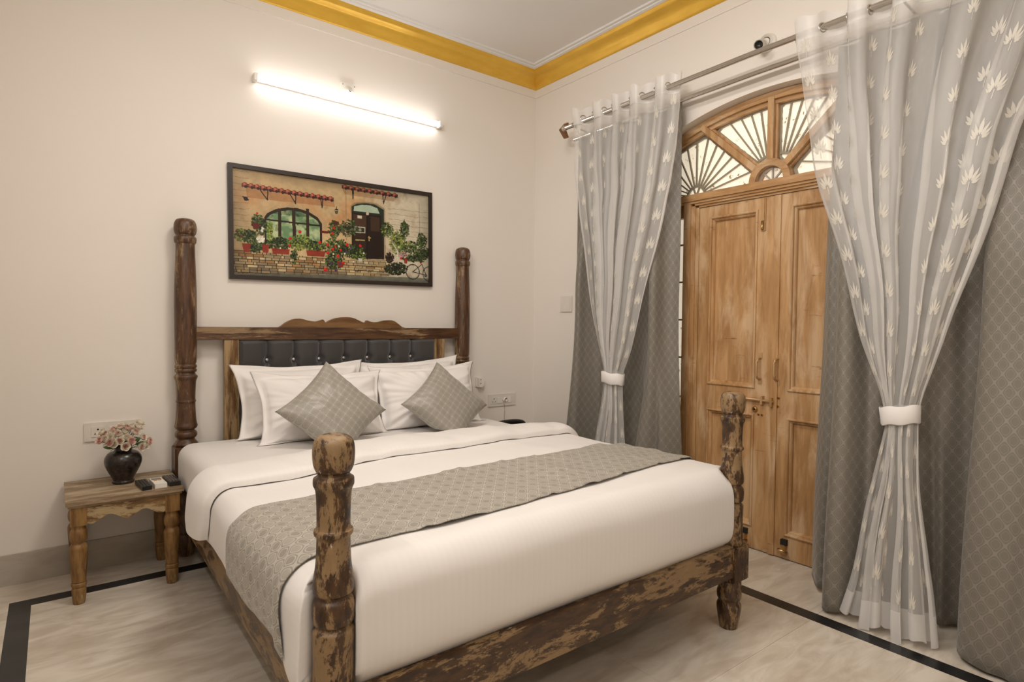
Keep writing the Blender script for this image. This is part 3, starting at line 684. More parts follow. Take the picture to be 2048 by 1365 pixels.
bp(boxes('head_rail', [(.605, 2.252, 3.527, 3.575, 1.151, 1.222)], MAT['rear_x'], None, .006))
bp(boxes('head_stile', [(.742, .817, 3.53, 3.57, .584, 1.151)], MAT['stile'], None, .004)); bp(boxes('head_stile', [(2.063, 2.143, 3.53, 3.57, .584, 1.151)], MAT['stile'], None, .004))
cr = [(120, 252), (160, 212), (200, 180), (250, 152), (300, 132), (350, 122), (400, 121), (450, 130), (500, 145), (560, 156), (620, 160), (680, 146), (715, 132), (735, 155), (748, 182), (800, 150), (850, 127), (900, 112), (970, 102), (1040, 100), (1100, 105), (1150, 120), (1200, 145), (1250, 168), (1290, 184), (1302, 165), (1316, 146), (1360, 162), (1400, 170), (1440, 171), (1480, 165), (1540, 149), (1600, 143), (1650, 145), (1690, 157), (1740, 192), (1790, 235), (1838, 274)]
pts = [tuple(atY(540+u/6.827, 620+v/6.827, 3.55)[[0, 2]]) for u, v in cr]
pts = [(x, max(z, 1.223)) for x, z in pts]; pts[0] = (pts[0][0], 1.2225); pts[-1] = (pts[-1][0], 1.2225)
bm = bmesh.new(); prism(bm, pts, 1, 3.536, 3.564); bp(finish(bm, 'carved_crest', MAT['crest'], None, None, False, .003, 1))
# tufted panel
bu = [672, 838, 996, 1150, 1296, 1438, 1566]; bvv = [322, 314, 313, 310, 307, 303, 300]
BX = [float(atY(320+u/3.103, 620+v/3.103, 3.515)[0]) for u, v in zip(bu, bvv)]; BZ = 1.035
x0, x1, z0, z1 = .819, 2.061, .59, 1.149
nx, nzz = 400, 150
gx = np.linspace(x0, x1, nx); gz = np.linspace(z0, z1, nzz); GX, GZ = np.meshgrid(gx, gz, indexing='ij')
ed = [x0-.08]+BX+[x1+.08]
cell = np.interp(GX, ed, np.arange(len(ed))); fr = np.abs(cell-np.round(cell))*2   # 0 at a crease .. 1 mid
step = .18
zz_ = (BZ-GZ)/step
lower = zz_ > 0
c1 = np.abs(((cell+zz_*.5)+.5) % 1-.5)*2; c2 = np.abs(((cell-zz_*.5)+.5) % 1-.5)*2
up_d = np.sqrt(np.clip(1-(1-fr)**2.6, 0, 1)); lo_d = np.clip(1-(1-c1)**6, 0, 1)*np.clip(1-(1-c2)**6, 0, 1)
dep = np.where(lower, .020+.020*lo_d, .002+.041*up_d)
k = np.clip(zz_/.25, 0, 1); dep = np.where(lower, dep*k+(.002+.041*up_d)*(1-k), dep)
for bx in BX: dep -= .026*np.exp(-((GX-bx)**2+(GZ-BZ)**2)/.018**2)
edge = np.clip(np.minimum(np.minimum(GX-x0, x1-GX), np.minimum(GZ-z0, z1-GZ))/.02, 0, 1); dep = dep*np.sqrt(1-(1-edge)**2)
tp = grid(np.stack([GX, 3.551-np.clip(dep, 0, None), GZ], -1), 'tufted_panel', MAT['leatherette']); bp(tp)
bb = boxes('panel_backing', [(x0, x1, 3.552, 3.568, z0, z1)], MAT['leatherette'], None, 0); bp(bb)
for bx in BX:
    grid(lathe([(-.006, .003), (-.004, .0085), (0, .0105), (.004, .008), (.005, .002)], 10)[:, :, [0, 2, 1]]+np.array([bx, 3.543, BZ]), 'crystal_button', MAT['crystal'], tp, close_v=True, caps=True, smooth=False)

# ------------------------------------------------------------------ bedding
POSTS = [((.528, 1.372), (1, 1)), ((2.222, 1.372), (-1, 1)), ((.557, 3.55), (1, -1)), ((2.30, 3.55), (-1, -1))]
def carve(P, rad=.056):
    P = P.reshape(-1, 3)
    for (cx, cy), (ex, ey) in POSTS:
        e = np.array([ex, ey])/math.sqrt(2); d = P[:, :2]-np.array([cx, cy]); al = d@e; pe = d@np.array([-e[1], e[0]])
        lim = np.sqrt(np.clip(rad**2-pe**2, 0, None)); soft = rad*np.exp(-((np.abs(pe)-rad).clip(0)/.018)**2)*.35
        tgt = np.where(np.abs(pe) < rad, np.maximum(lim, soft), np.where(np.abs(pe) < rad+.05, -.25+soft*0, -9))
        tgt = np.where(np.abs(pe) < rad, lim, -9)
        push = np.clip(tgt-al, 0, None); push = np.where((np.hypot(d[:, 0], d[:, 1]) < .22), push, 0)
        P[:, :2] += push[:, None]*e
    return P
def rounded_box(x0, x1, y0, y1, z0, z1, r, res=.02):
    """points on a rounded box as six welded face grids"""
    bm = bmesh.new(); lo = np.array([x0, y0, z0]); hi = np.array([x1, y1, z1])
    ax = []
    for a in range(3): ax.append(np.unique(np.concatenate([np.linspace(lo[a], lo[a]+r, 9), np.linspace(lo[a]+r, hi[a]-r, max(2, int((hi[a]-lo[a]-2*r)/res))), np.linspace(hi[a]-r, hi[a], 9)])))
    V = []; F = []
    for a in range(3):
        b, c = [i for i in range(3) if i != a]
        for s in (lo[a], hi[a]):
            base = len(V); nb, nc = len(ax[b]), len(ax[c])
            for i in ax[b]:
                for j in ax[c]:
                    p = [0, 0, 0]; p[a] = s; p[b] = i; p[c] = j; V.append(p)
            for i in range(nb-1):
                for j in range(nc-1):
                    f = [base+i*nc+j, base+(i+1)*nc+j, base+(i+1)*nc+j+1, base+i*nc+j+1]
                    F.append(f)
    V = np.array(V, float); inner = np.clip(V, lo+r, hi-r); d = V-inner; l = np.linalg.norm(d, axis=1, keepdims=True); l[l == 0] = 1
    # only where we are on the shell
    V = inner+d/l*r
    return V, F
def weld(V, F, name, mat, uv=None):
    me = bpy.data.meshes.new(name); me.from_pydata(V.tolist(), [], F)
    if uv is not None:
        l = me.uv_layers.new(name='UVMap'); vi = np.empty(len(me.loops), dtype=np.int32); me.loops.foreach_get('vertex_index', vi); l.data.foreach_set('uv', uv[vi].astype(np.float32).ravel())
    bm = bmesh.new(); bm.from_mesh(me); bmesh.ops.remove_doubles(bm, verts=bm.verts, dist=1e-5); bmesh.ops.recalc_face_normals(bm, faces=bm.faces); bm.to_mesh(me); bm.free()
    return link(name, me, mat)
V, F = rounded_box(.503, 2.335, 1.40, 3.505, .375, .625, .07, .03)
V[:, 2] -= .012*np.clip((V[:, 1]-3.2)/.3, 0, 1)*(V[:, 2] > .5)
V = carve(V, .066); uv = V[:, [0, 1]].copy()
for (cx, cy), _ in POSTS[2:]: pass
mt = weld(V, F, 'mattress', MAT['linen'], uv); tag(mt, 'thick mattress in a white fitted sheet lying on the four-poster bed', 'mattress')

# duvet: rounded section swept from foot to fold, with soft waves
DX0, DX1, DY0, DY1, DZ0, DZ1, DR = .440, 2.325, 1.338, 2.62, .325, .652, .085
def wob(x, y, z):
    return .006*math.sin(3.1*x+1.2*y)+.010*nz((x*2.2, y*2.6, z*3))+.004*nz((x*7, y*6, z*8))
def duvet_disp(V):
    """displaces points of the rounded shell outward; shared by the duvet and what lies on it"""
    c = np.array([(DX0+DX1)/2, 0, .5]); out = V.copy()
    for i, p in enumerate(V):
        x, y, z = p
        w = wob(x, y, z)
        topn = max(0, min(1, (z-.56)/.09)); side = 1-topn
        crown = .014*math.sin(PI*min(max((x-DX0)/(DX1-DX0), 0), 1))
        out[i, 2] += topn*(w+crown)
        sx = -1 if x < (DX0+DX1)/2 else 1
        if side > 0:
            if abs(x-DX0) < .11 or abs(x-DX1) < .11: out[i, 0] += sx*side*(w*1.2+.008*math.sin(PI*(z-DZ0)/.3))
            if abs(y-DY0) < .1: out[i, 1] -= side*(w*.6+.006*math.sin(PI*(z-DZ0)/.3))
            if z < .5 and x < DX0+.12:            # the left hem hangs a little higher
                out[i, 2] += .075*min(1, (.5-z)/.15)*min(1, max(0, (y-1.40)/.12))
            if z < .42 and y < DY0+.12: out[i, 1] += .012*min(1, (.42-z)/.06)
            if x > DX1-.15 and y < 1.75: out[i, 0] -= .10*min(1, (1.75-y)/.35)**2*min(1, (x-DX1+.15)/.1)
    return out
V, F = rounded_box(DX0, DX1, DY0, DY1, DZ0, DZ1, DR, .022)
uvd = V[:, [0, 1]].copy(); uvd[:, 0] += np.where(V[:, 0] < DX0+.02, V[:, 2]-.6, 0)+np.where(V[:, 0] > DX1-.02, .6-V[:, 2], 0)
V = carve(duvet_disp(V), .054)
dv = weld(V, F, 'duvet', MAT['linen'], uvd); tag(dv, 'white satin-striped duvet spread over the lower part of the bed', 'duvet')

def section(n=160, off=0., zl=.43, zr=.45, r=DR):
    """path over the duvet cross-section from left hem to right hem: x, z, normal, arclength"""
    pts = []
    for z in np.linspace(zl, DZ1-r, 12, endpoint=False): pts.append((DX0, z, -1, 0))
    for a in np.linspace(PI, PI/2, 12, endpoint=False): pts.append((DX0+r+r*math.cos(a), DZ1-r+r*math.sin(a), math.cos(a), math.sin(a)))
    for x in np.linspace(DX0+r, DX1-r, n, endpoint=False): pts.append((x, DZ1, 0, 1))
    for a in np.linspace(PI/2, 0, 12, endpoint=False): pts.append((DX1-r+r*math.cos(a), DZ1-r+r*math.sin(a), math.cos(a), math.sin(a)))
    for z in np.linspace(DZ1-r, zr, 12): pts.append((DX1, z, 1, 0))
    P = np.array(pts); s = np.r_[0, np.cumsum(np.hypot(np.diff(P[:, 0]), np.diff(P[:, 1])))]
    return P, s
def drape_strip(ys_fun, ny, off_fun, name, mat, zl, zr, uvs=1.0, close=False):
    P, s = section(zl=zl, zr=zr); n = len(P); rows = []; uv = []
    for i in range(n):
        x, z, nx_, nz_ = P[i]; row = []
        for j in range(ny):
            t = j/(ny-1); y = ys_fun(x, z, t); row.append((x, y, z))
        rows.append(row)
    G = np.array(rows); D = duvet_disp(G.reshape(-1, 3)).reshape(G.shape)
    for i in range(n):
        for j in range(ny):
            o_ = off_fun(P[i], s[i], j/(ny-1), G[i, j]); D[i, j, 0] += P[i, 2]*o_; D[i, j, 2] += P[i, 3]*o_
    UV = np.stack(np.meshgrid(s, np.linspace(0, 1, ny), indexing='ij'), -1); UV[:, :, 1] = G[:, :, 1]
    return D, UV*uvs, s
# rolled fold at the head of the duvet
def fold_y(x, z, t):
    c = 2.475-.02*math.sin(x*2.3)+.01*math.sin(x*7); hw = .145*(1-.25*max(0, (.6-z)/.2))*(1-.35*max(0, (x-1.7)/.6)); a = PI*(1-t); return c-hw*math.cos(a)*-1 if False else c+hw*math.cos(a)
def fold_off(P, s, t, p):
    a = PI*t; return .004+.046*math.sin(a)**.5*(1+.18*nz((p[0]*5, s*2, 1)))+.004*nz((p[0]*14, p[1]*9, p[2]*9))
D, UV, s = drape_strip(fold_y, 22, fold_off, 'x', None, .425, .50)
fl = grid(D, 'duvet_fold', MAT['linen'], uv=UV[:, :, [0, 1]]); fl.parent = dv
# taper its two ends shut
# bed runner
def run_y(x, z, t):
    hang = max(0, (.60-z)/.2)*(1 if x < 1 else .3)
    near = 1.475+.115*max(0, min(1, (x-.9)/1.3))**1.3-.04*hang+.02*math.exp(-((x-.7)/.15)**2)
    far = 2.005-.03*math.sin(PI*(x-.44)/1.9)-.02*hang
    return near+(far-near)*t
def run_off(P, s, t, p):
    w = max(0, .011*nz((p[0]*6+3, p[1]*5-p[0]*3, 2)))+.006*max(0, 1-abs(nz((p[0]*4+9, p[1]*3+p[0]*2.5, 5)))*9)
    return .005+w+.002*nz((p[0]*20, p[1]*20, p[2]*20))+.0
D, UV, s = drape_strip(run_y, 60, run_off, 'x', None, .425, .47)
rn = grid(D, 'bed_runner', MAT['runner'], uv=UV); tag(rn, 'grey diamond-patterned bed runner draped across the white duvet', 'bed runner')
sd = rn.modifiers.new('cloth_thickness', 'SOLIDIFY'); sd.thickness = .003; sd.offset = 1

# ------------------------------------------------------------------ pillows and cushions
def pillow(name, w, h, t, pinch, flange, centre, lean, roll, mat, label, cat, group, seed, flat=.626, yaw=0, n=64, power=.5, uvrot=0, squash=True):
    u = np.linspace(-1, 1, n); U, Vv = np.meshgrid(u, u, indexing='ij')
    fu = 1-2*flange/w; fv = 1-2*flange/h
    iu = np.clip(np.abs(U)/fu, 0, 1); iv = np.clip(np.abs(Vv)/fv, 0, 1)
    T = t/2*((1-iu**2.6)*(1-iv**2.6))**power
    px = w/2*U*(1-pinch*(1-Vv**2)*np.abs(U)**2); py = h/2*Vv*(1-pinch*(1-U**2)*np.abs(Vv)**2)
    sides = []
    for sg in (1, -1):
        Z = np.zeros_like(U)
        for i in range(n):
            for j in range(n):
                a, b = U[i, j], Vv[i, j]; an = math.atan2(abs(b), abs(a)); rr = math.hypot(a, b)
                wr = (1.7 if flange else .45)*.010*nz((a*2.2+seed, b*2.2, sg*3+seed))+(2 if flange else .5)*.006*nz((an*7+seed, rr*1.2, sg+seed+(a > 0)*5+(b > 0)*9))*min(1, rr)
                bd = i in (0, n-1) or j in (0, n-1)
                Z[i, j] = sg*(T[i, j]+(0 if bd else .0018))+wr*min(1, T[i, j]/.02)*(1.3 if sg > 0 else 1)+(.010*math.sin(9*a+seed)*max(0, abs(b)-.8)*4+.008*math.sin(8*b+seed*2)*max(0, abs(a)-.8)*4)*(1 if flange else .3)
        sides.append(np.stack([px, py, Z], -1))
    Rm = Matrix.Rotation(yaw, 3, 'Z') @ Matrix.Rotation(-lean, 3, 'X') @ Matrix.Rotation(PI/2, 3, 'X') @ Matrix.Rotation(roll, 3, 'Z')
    R = np.array(Rm)
    V = np.concatenate([s_.reshape(-1, 3) for s_ in sides])@R.T+np.array(centre)
    if squash:
        lo = V[:, 2] < flat+.03; k = flat+.03-V[:, 2]
        V[lo, 2] = flat+.03*np.exp(-np.clip(k[lo], 0, None)/.03)
    idx = np.arange(n*n).reshape(n, n); q = np.stack([idx[:-1, :-1], idx[1:, :-1], idx[1:, 1:], idx[:-1, 1:]], -1).reshape(-1, 4)
    F = q.tolist()+(q[:, ::-1]+n*n).tolist()
    UV = np.stack([U*w/2, Vv*h/2], -1).reshape(-1, 2); UV = np.concatenate([UV, UV])
    if uvrot:
        c_, s_ = math.cos(uvrot), math.sin(uvrot); UV = np.stack([UV[:, 0]*c_-UV[:, 1]*s_, UV[:, 0]*s_+UV[:, 1]*c_], -1)
    me = bpy.data.meshes.new(name); me.from_pydata(V.tolist(), [], F)
    l = me.uv_layers.new(name='UVMap'); vi = np.empty(len(me.loops), dtype=np.int32); me.loops.foreach_get('vertex_index', vi); l.data.foreach_set('uv', UV[vi].astype(np.float32).ravel())
    bm = bmesh.new(); bm.from_mesh(me); bmesh.ops.remove_doubles(bm, verts=bm.verts, dist=1e-5); bmesh.ops.recalc_face_normals(bm, faces=bm.faces); bm.to_mesh(me); bm.free()
    o = link(name, me, mat); tag(o, label, cat, group); return o
LW = MAT['linen_plain']
G1 = 'white pillows against the headboard'
pillow('pillow', .76, .47, .21, .13, .035, (1.125, 3.385, .800), math.radians(14), math.radians(.5), LW, 'white pillow at the back left, against the tufted headboard', 'pillow', G1, 1.0)
pillow('pillow', .74, .45, .21, .13, .035, (1.175, 3.20, .775), math.radians(22), math.radians(-1), LW, 'white pillow at the front left, behind the left silver cushion', 'pillow', G1, 2.7)
pillow('pillow', .76, .47, .21, .13, .035, (1.83, 3.41, .800), math.radians(12), math.radians(2), LW, 'white pillow at the back right, only its top edge showing', 'pillow', G1, 4.1)
pillow('pillow', .76, .47, .21, .13, .035, (1.855, 3.235, .780), math.radians(20), math.radians(.5), LW, 'white pillow at the front right, behind the right silver cushion', 'pillow', G1, 5.9)
G2 = 'silver cushions standing on one corner'
pillow('cushion', .41, .41, .15, .11, 0, (1.135, 2.955, .800), math.radians(32), math.radians(41.5), MAT['cushion'], 'silver grey patterned cushion balanced on its corner, left of the pair', 'cushion', G2, 3.3, flat=.64, uvrot=PI/4-.08)
pillow('cushion', .41, .41, .15, .11, 0, (1.835, 3.0, .775), math.radians(32), math.radians(40), MAT['cushion'], 'silver grey patterned cushion balanced on its corner, right of the pair', 'cushion', G2, 7.2, flat=.64, uvrot=PI/4-.05)

# ------------------------------------------------------------------ bedside tables
def bedside(ox, oy, label):
    t = empty('bedside_table', (ox, oy, 0), label, 'table')
    # local origin = centre of the top in plan; top .46 high
    o = boxes('table_top', [(-.226, .226, -.215, .215, .442, .460), (-.218, .218, -.207, .207, .432, .442)], MAT['table_top'], t, .004)
    bm = bmesh.new()
    sc = [(-.20, .434), (.20, .434), (.20, .352)]
    for i in range(41):
        a = .20-.4*i/40; k = abs(a)/.2; z = .352+.0*k
        z = .368-.016*math.cos(a/.2*PI*3)*(1 if k < .9 else .2)-.016*(k > .78)
        sc.append((a, z))
    prism(bm, sc, 1, -.200, -.180); finish(bm, 'front_apron', MAT['table_x'], t, None, False, 0)
    bm = bmesh.new(); prism(bm, sc, 1, .180, .200); finish(bm, 'back_apron', MAT['table_x'], t, None, False, 0)
    for s_ in (-1, 1):
        boxes('side_apron', [(s_*.20-.01*(s_ > 0)*2, s_*.20+.02*(s_ < 0), -.18, .18, .36, .434)], MAT['table_x'], t, 0)
    prof = [(0, .021), (.015, .024), (.055, .0275), (.068, .0265), (.074, .024), (.078, .0275), (.090, .029), (.096, .0265), (.10, .0265), (.14, .029), (.20, .033), (.240, .0345), (.252, .0335), (.262, .029), (.268, .026), (.274, .027), (.286, .032), (.305, .0335), (.322, .031), (.334, .0265), (.345, .0265), (.352, .029)]
    me = None
    for sx in (-1, 1):
        for sy in (-1, 1):
            if me is None:
                bm = bmesh.new(); P = lathe([tuple(q) for q in smooth_prof(prof, 3)], 28); Vx = [[bm.verts.new(tuple(q)) for q in r] for r in P]
                for i in range(len(Vx)-1):
                    for j in range(28): bm.faces.new((Vx[i][j], Vx[i][(j+1) % 28], Vx[i+1][(j+1) % 28], Vx[i+1][j])).smooth = True
                bm.faces.new(Vx[0][::-1]); bm.faces.new(Vx[-1]); box(bm, -.030, .030, -.030, .030, .350, .434); bmesh.ops.recalc_face_normals(bm, faces=bm.faces)
                me = bpy.data.meshes.new('leg'); bm.to_mesh(me); bm.free(); me.materials.append(MAT['table_z'])
            l = bpy.data.objects.new('leg', me); C.objects.link(l); l.parent = t; l.location = (sx*.180, sy*.175, 0)
    return t
bedside(.262, 3.385, 'small worn ochre wooden bedside table with turned legs left of the bed')
bedside(2.64, 3.37, 'worn wooden bedside table with turned legs hidden behind the right side of the bed')

# vase and roses
vz = .4605; vx, vy = .266, 3.43
prof = [(0, .040), (.003, .046), (.012, .047), (.016, .043), (.03, .048), (.06, .063), (.085, .074), (.105, .0785), (.125, .0765), (.145, .065), (.153, .052), (.158, .040), (.166, .0355), (.178, .037), (.186, .042), (.193, .050), (.191, .049), (.180, .034), (.16, .030), (.10, .05), (.03, .035)]
vs = grid(lathe([tuple(q) for q in smooth_prof(prof, 3)], 48), 'vase', MAT['vase'], close_v=True, caps=True, loc=(vx, vy, vz)); tag(vs, 'round-bellied dark speckled vase on the bedside table', 'vase')
def cup(r, h, lobes, open_, seed, turn=0):
    n, m = 30, 7; rows = []
    for i in range(n):
        a = 2*PI*i/n; row = []
        for j in range(m):
            t = j/(m-1); lob = 1+.16*abs(math.sin(lobes*a/2+seed))*t
            rr = r*(math.sin(t*PI*.62)**.8)*lob*(1+open_*max(0, t-.6)); z = h*(t**1.3)*(.9+.18*abs(math.sin(lobes*a/2+seed)))-.25*open_*h*max(0, t-.75)*2
            row.append((rr*math.cos(a+turn*t), rr*math.sin(a+turn*t), z))
        rows.append(row)
    return np.array(rows)
def mesh_from(P, name, mat, close_u=True):
    o = grid(P, name, mat, close_u=close_u); return o
def rose_proto(outer, inner):
    r = empty('rose', (0, 0, 0))
    for nm, rad, h, lb, op, sd_, mt_ in (('outer_petals', .0165, .016, 5, .55, 0, outer), ('middle_petals', .0120, .0185, 4, .25, 1, outer), ('inner_petals', .0080, .019, 3, .1, 2, inner), ('rose_heart', .0045, .0185, 3, 0, .5, inner)):
        o = grid(cup(rad, h, lb, op, sd_, .6), nm, MAT[mt_], r, close_u=True)
    grid(lathe([(-.006, .002), (-.002, .005), (.003, .008)], 8), 'sepal', MAT['leaf'], r, close_v=True, caps=True)
    return r
protos = [rose_proto('petal_cream', 'petal_pink'), rose_proto('petal_pale', 'petal_pink'), rose_proto('petal_cream', 'petal_cream')]
RL = [('cream-edged artificial rose with pink heart in the dark vase', 'pink-hearted roses in the vase'), ('blush pink artificial rose in the dark vase', 'blush roses in the vase'), ('pale cream artificial rosebud in the dark vase', 'cream rosebuds in the vase')]
spots = [(345, 425, 1), (430, 335, 0), (370, 300, 2), (550, 260, 1), (610, 330, 0), (640, 225, 0), (775, 240, 1), (875, 300, 0), (880, 180, 2), (945, 160, 2), (640, 435, 0), (490, 460, 1), (815, 430, 1), (725, 515, 0), (990, 375, 0), (1085, 435, 1), (960, 520, 0), (1030, 485, 2), (560, 480, 2), (505, 395, 2), (720, 290, 2), (930, 225, 2), (745, 390, 2), (425, 410, 2), (690, 190, 2), (540, 330, 2), (830, 220, 2)]
used = [False]*3; hub = Vector((vx, vy, vz+.16))
for i, (u, v, kd) in enumerate(spots):
    px, py = 160+u/8.027, 830+v/8.027
    yy = vy-.055+.09*(515-v)/360+random.uniform(-.008, .008)
    p = Vector(atY(px, py, yy)); p.z += .0
    src = protos[kd]
    if not used[kd]: r = src; used[kd] = True; kids = list(src.children)
    else:
        r = src.copy(); C.objects.link(r); kids = []
        for c_ in list(protos[kd].children):
            if c_.name.startswith(('stem', 'leaf')): continue
            d_ = c_.copy(); C.objects.link(d_); d_.parent = r; kids.append(d_)
    r.location = p; dirv = (p-hub); dirv.y -= .05; q = dirv.to_track_quat('Z', 'Y'); r.rotation_mode = 'QUATERNION'; r.rotation_quaternion = q
    s_ = random.uniform(.92, 1.12); r.scale = (s_,)*3
    tag(r, RL[kd][0], 'flower', RL[kd][1])
    # stem from the sepal down into the vase neck, in local space
    inv = (Matrix.Translation(p) @ q.to_matrix().to_4x4() @ Matrix.Scale(s_, 4)).inverted()
    a_, b_ = p, hub+Vector((random.uniform(-.012, .012), random.uniform(-.012, .012), random.uniform(-.02, 0)))
    mid = (a_+b_)/2+Vector((0, 0, .008))
    tube([tuple(inv @ w_) for w_ in (a_, mid, b_)], .0012, 'stem', MAT['stem'], r, 6)
    if i % 2 == 0:
        dd = Vector((random.uniform(-1, 1), random.uniform(-1, .2), random.uniform(-.3, .6))).normalized(); sd2 = dd.cross(Vector((0, 0, 1))).normalized()
        P = []
        for t in np.linspace(0, 1, 7):
            wd = .011*math.sin(PI*t)**.8+.0003; c0 = mid+dd*.045*t-Vector((0, 0, .014*t*t)); P.append([tuple(inv @ (c0+sd2*wd)), tuple(inv @ (c0-Vector((0, 0, .002)))), tuple(inv @ (c0-sd2*wd))])
        grid(np.array(P), 'leaf', MAT['leaf'], r)
# two long leaves that show left and right under the blooms belong to the lowest roses
for (u0, v0, u1, v1, idx) in ((560, 530, 365, 520, 0), (880, 480, 1040, 430, 1), (880, 450, 960, 360, 2)):
    a_ = Vector(atY(160+u0/8.027, 830+v0/8.027, vy-.03)); b_ = Vector(atY(160+u1/8.027, 830+v1/8.027, vy-.05)); dd = b_-a_; sd2 = dd.cross(Vector((0, 1, 0))).normalized()
    P = []
    for t in np.linspace(0, 1, 8):
        wd = .0085*math.sin(PI*t)**.7+.0003; c0 = a_+dd*t+Vector((0, -.006*math.sin(PI*t), 0)); P.append([tuple(c0+sd2*wd), tuple(c0-Vector((0, .003, 0))), tuple(c0-sd2*wd)])
    o = grid(np.array(P), 'leaf', MAT['leaf']); r = protos[idx]; o.parent = r
    bpy.context.view_layer.update(); o.matrix_parent_inverse = r.matrix_world.inverted()

# remotes
TOPZ = .4602
def remote(name, x, y, w, l, h, rz, mat, label, build, taper=1.0):
    t = empty(name, (x, y, TOPZ), label, 'remote'); t.rotation_euler = (0, 0, rz)
    bm = bmesh.new(); prism(bm, [(-w/2*taper, -l/2), (w/2*taper, -l/2), (w/2, l/2), (-w/2, l/2)], 2, 0.001, h)
    finish(bm, 'remote_body', MAT[mat], t, None, False, min(h*.45, .006), 3); build(t, h); return t
def keys(t, h, cols, rows_, w, l0, l1, mat, kw=.007, kh=.005):
    for i in range(cols):
        for j in range(rows_):
            x = -w/2+w*(i+.5)/cols; y = l0+(l1-l0)*(j+.5)/rows_; bm = bmesh.new(); box(bm, x-kw/2, x+kw/2, y-kh/2, y+kh/2, h-.001, h+.0015)
            finish(bm, 'key', MAT[mat] if not (mat == 'key_grey' and j == 3 and i != 1) else MAT['key_red'], t, None, False, 0)
def b1(t, h): keys(t, h, 3, 8, .034, -.07, .07, 'black_plastic')
def b2(t, h):
    bm = bmesh.new(); box(bm, -.020, .020, .025, .058, h-.001, h+.001); finish(bm, 'display', MAT['lcd'], t)
    for x in (-.009, .009):
        grid(lathe([(h-.001, .0075), (h+.002, .007)], 14)+np.array([x, .012, 0]), 'key', MAT['orange'], t, close_v=True, caps=True)
    bm = bmesh.new(); box(bm, -.018, .018, -.012, -.004, h-.001, h+.001); finish(bm, 'key', MAT['switch'], t)
def b3(t, h): keys(t, h, 3, 7, .034, -.06, .072, 'key_grey', .006, .0045)
remote('remote_control', .336, 3.285, .046, .155, .020, .07, 'black_plastic', 'black remote control with small keys beside the vase', b1, .85)
remote('remote_control', .394, 3.278, .050, .135, .022, .07, 'switch', 'white air-conditioner remote with orange keys between two black remotes', b2)
remote('remote_control', .453, 3.300, .046, .165, .020, .07, 'black_plastic', 'black remote control with grey and red keys at the table edge nearest the bed', b3)

# ------------------------------------------------------------------ wall fittings
def plate_back(name, x0, x1, z0, z1, label, cat, th=.010):
    t = empty(name, ((x0+x1)/2, YB, (z0+z1)/2), label, cat)
    boxes('cover_plate', [(-(x1-x0)/2, (x1-x0)/2, -th, 0, -(z1-z0)/2, (z1-z0)/2)], MAT['white_plastic'], t, .004); return t
def socket3(t, x, s=.5, th=.010):
    boxes('socket', [(x-.027*s*2, x+.027*s*2, -th-.003, -th+.001, -.026, .026)], MAT['white_plastic'], t, .0015)
    for (a, b, r) in ((0, .012, .0045), (-.012, -.010, .003), (.012, -.010, .003)):
        grid(lathe([(-.0036, r), (-.0025, r)], 12)[:, :, [0, 2, 1]]+np.array([x+a, -th, b]), 'pin_hole', MAT['hole'], t, close_v=True, caps=True)
def rocker(t, x, w=.022, th=.010): boxes('switch_rocker', [(x-w/2, x+w/2, -th-.005, -th+.001, -.023, .023)], MAT['switch'], t, .002)
t = plate_back('switch_board', .118, .355, .646, .738, 'long ivory switch board with a three-pin socket behind the vase', 'switch board')
socket3(t, -.062); rocker(t, -.004); socket3(t, .062)
t = plate_back('switch_board', 2.578, 2.838, .632, .724, 'long ivory switch board on the back wall right of the bed', 'switch board')
socket3(t, -.080); rocker(t, -.036); boxes('phone_jack', [(-.022, .002, -.014, -.009, -.022, .022)], MAT['switch'], t, .0015)
grid(lathe([(-.022, .014), (-.020, .016), (-.009, .018)], 24)[:, :, [0, 2, 1]]+np.array([.028, 0, 0]), 'regulator_knob', MAT['switch'], t, close_v=True, caps=True)
rocker(t, .068, .024); boxes('blank_insert', [(.084, .116, -.012, -.009, -.023, .023)], MAT['white_plastic'], t, .001)
# plug-in repellent box beside the rear post
t = empty('plug_adapter', (2.487, YB, .825), 'small white two-pin adapter plugged in the back wall beside the rear right bed post', 'adapter')
boxes('base_plate', [(-.026, .030, -.012, 0, -.034, .036)], MAT['white_plastic'], t, .003)
bm = bmesh.new(); prism(bm, [(-.014, -.036), (.018, -.036), (.030, -.024), (.030, .022), (.018, .032), (-.014, .032)], 1, -.038, -.012); finish(bm, 'adapter_body', MAT['switch'], t, None, False, .003, 2)
for z in (.020, -.008): grid(lathe([(-.0395, .0035), (-.037, .0035)], 10)[:, :, [0, 2, 1]]+np.array([0, 0, z]), 'pin_hole', MAT['hole'], t, close_v=True, caps=True)
# telephone with cord
ph = empty('telephone', (2.60, 3.30, TOPZ), 'black desk telephone on the far bedside table, just visible over the bed', 'telephone')
bm = bmesh.new(); prism(bm, [(-.10, 0), (.10, 0), (.10, .04), (-.10, .075)], 0, -.09, .09); finish(bm, 'phone_base', MAT['black_plastic'], ph, None, False, .008, 2)
tube(smooth_prof([(-.13, .05, .082), (-.11, .05, .092), (-.05, .05, .096), (.03, .05, .094), (.09, .05, .084), (.11, .05, .070)], 4), .018, 'handset', MAT['black_plastic'], ph, 12)
keys(ph, .066, 3, 4, .07, -.07, .01, 'key_grey', .012, .010)
cd = tube(smooth_prof([(2.697, 3.598, .678), (2.705, 3.585, .66), (2.708, 3.58, .60), (2.69, 3.56, .54), (2.66, 3.50, .49), (2.62, 3.42, .475)], 5), .0016, 'phone_cord', MAT['key_grey'], None, 6); cd.parent = ph; cd.matrix_parent_inverse = Matrix.Translation((-2.60, -3.30, -TOPZ))
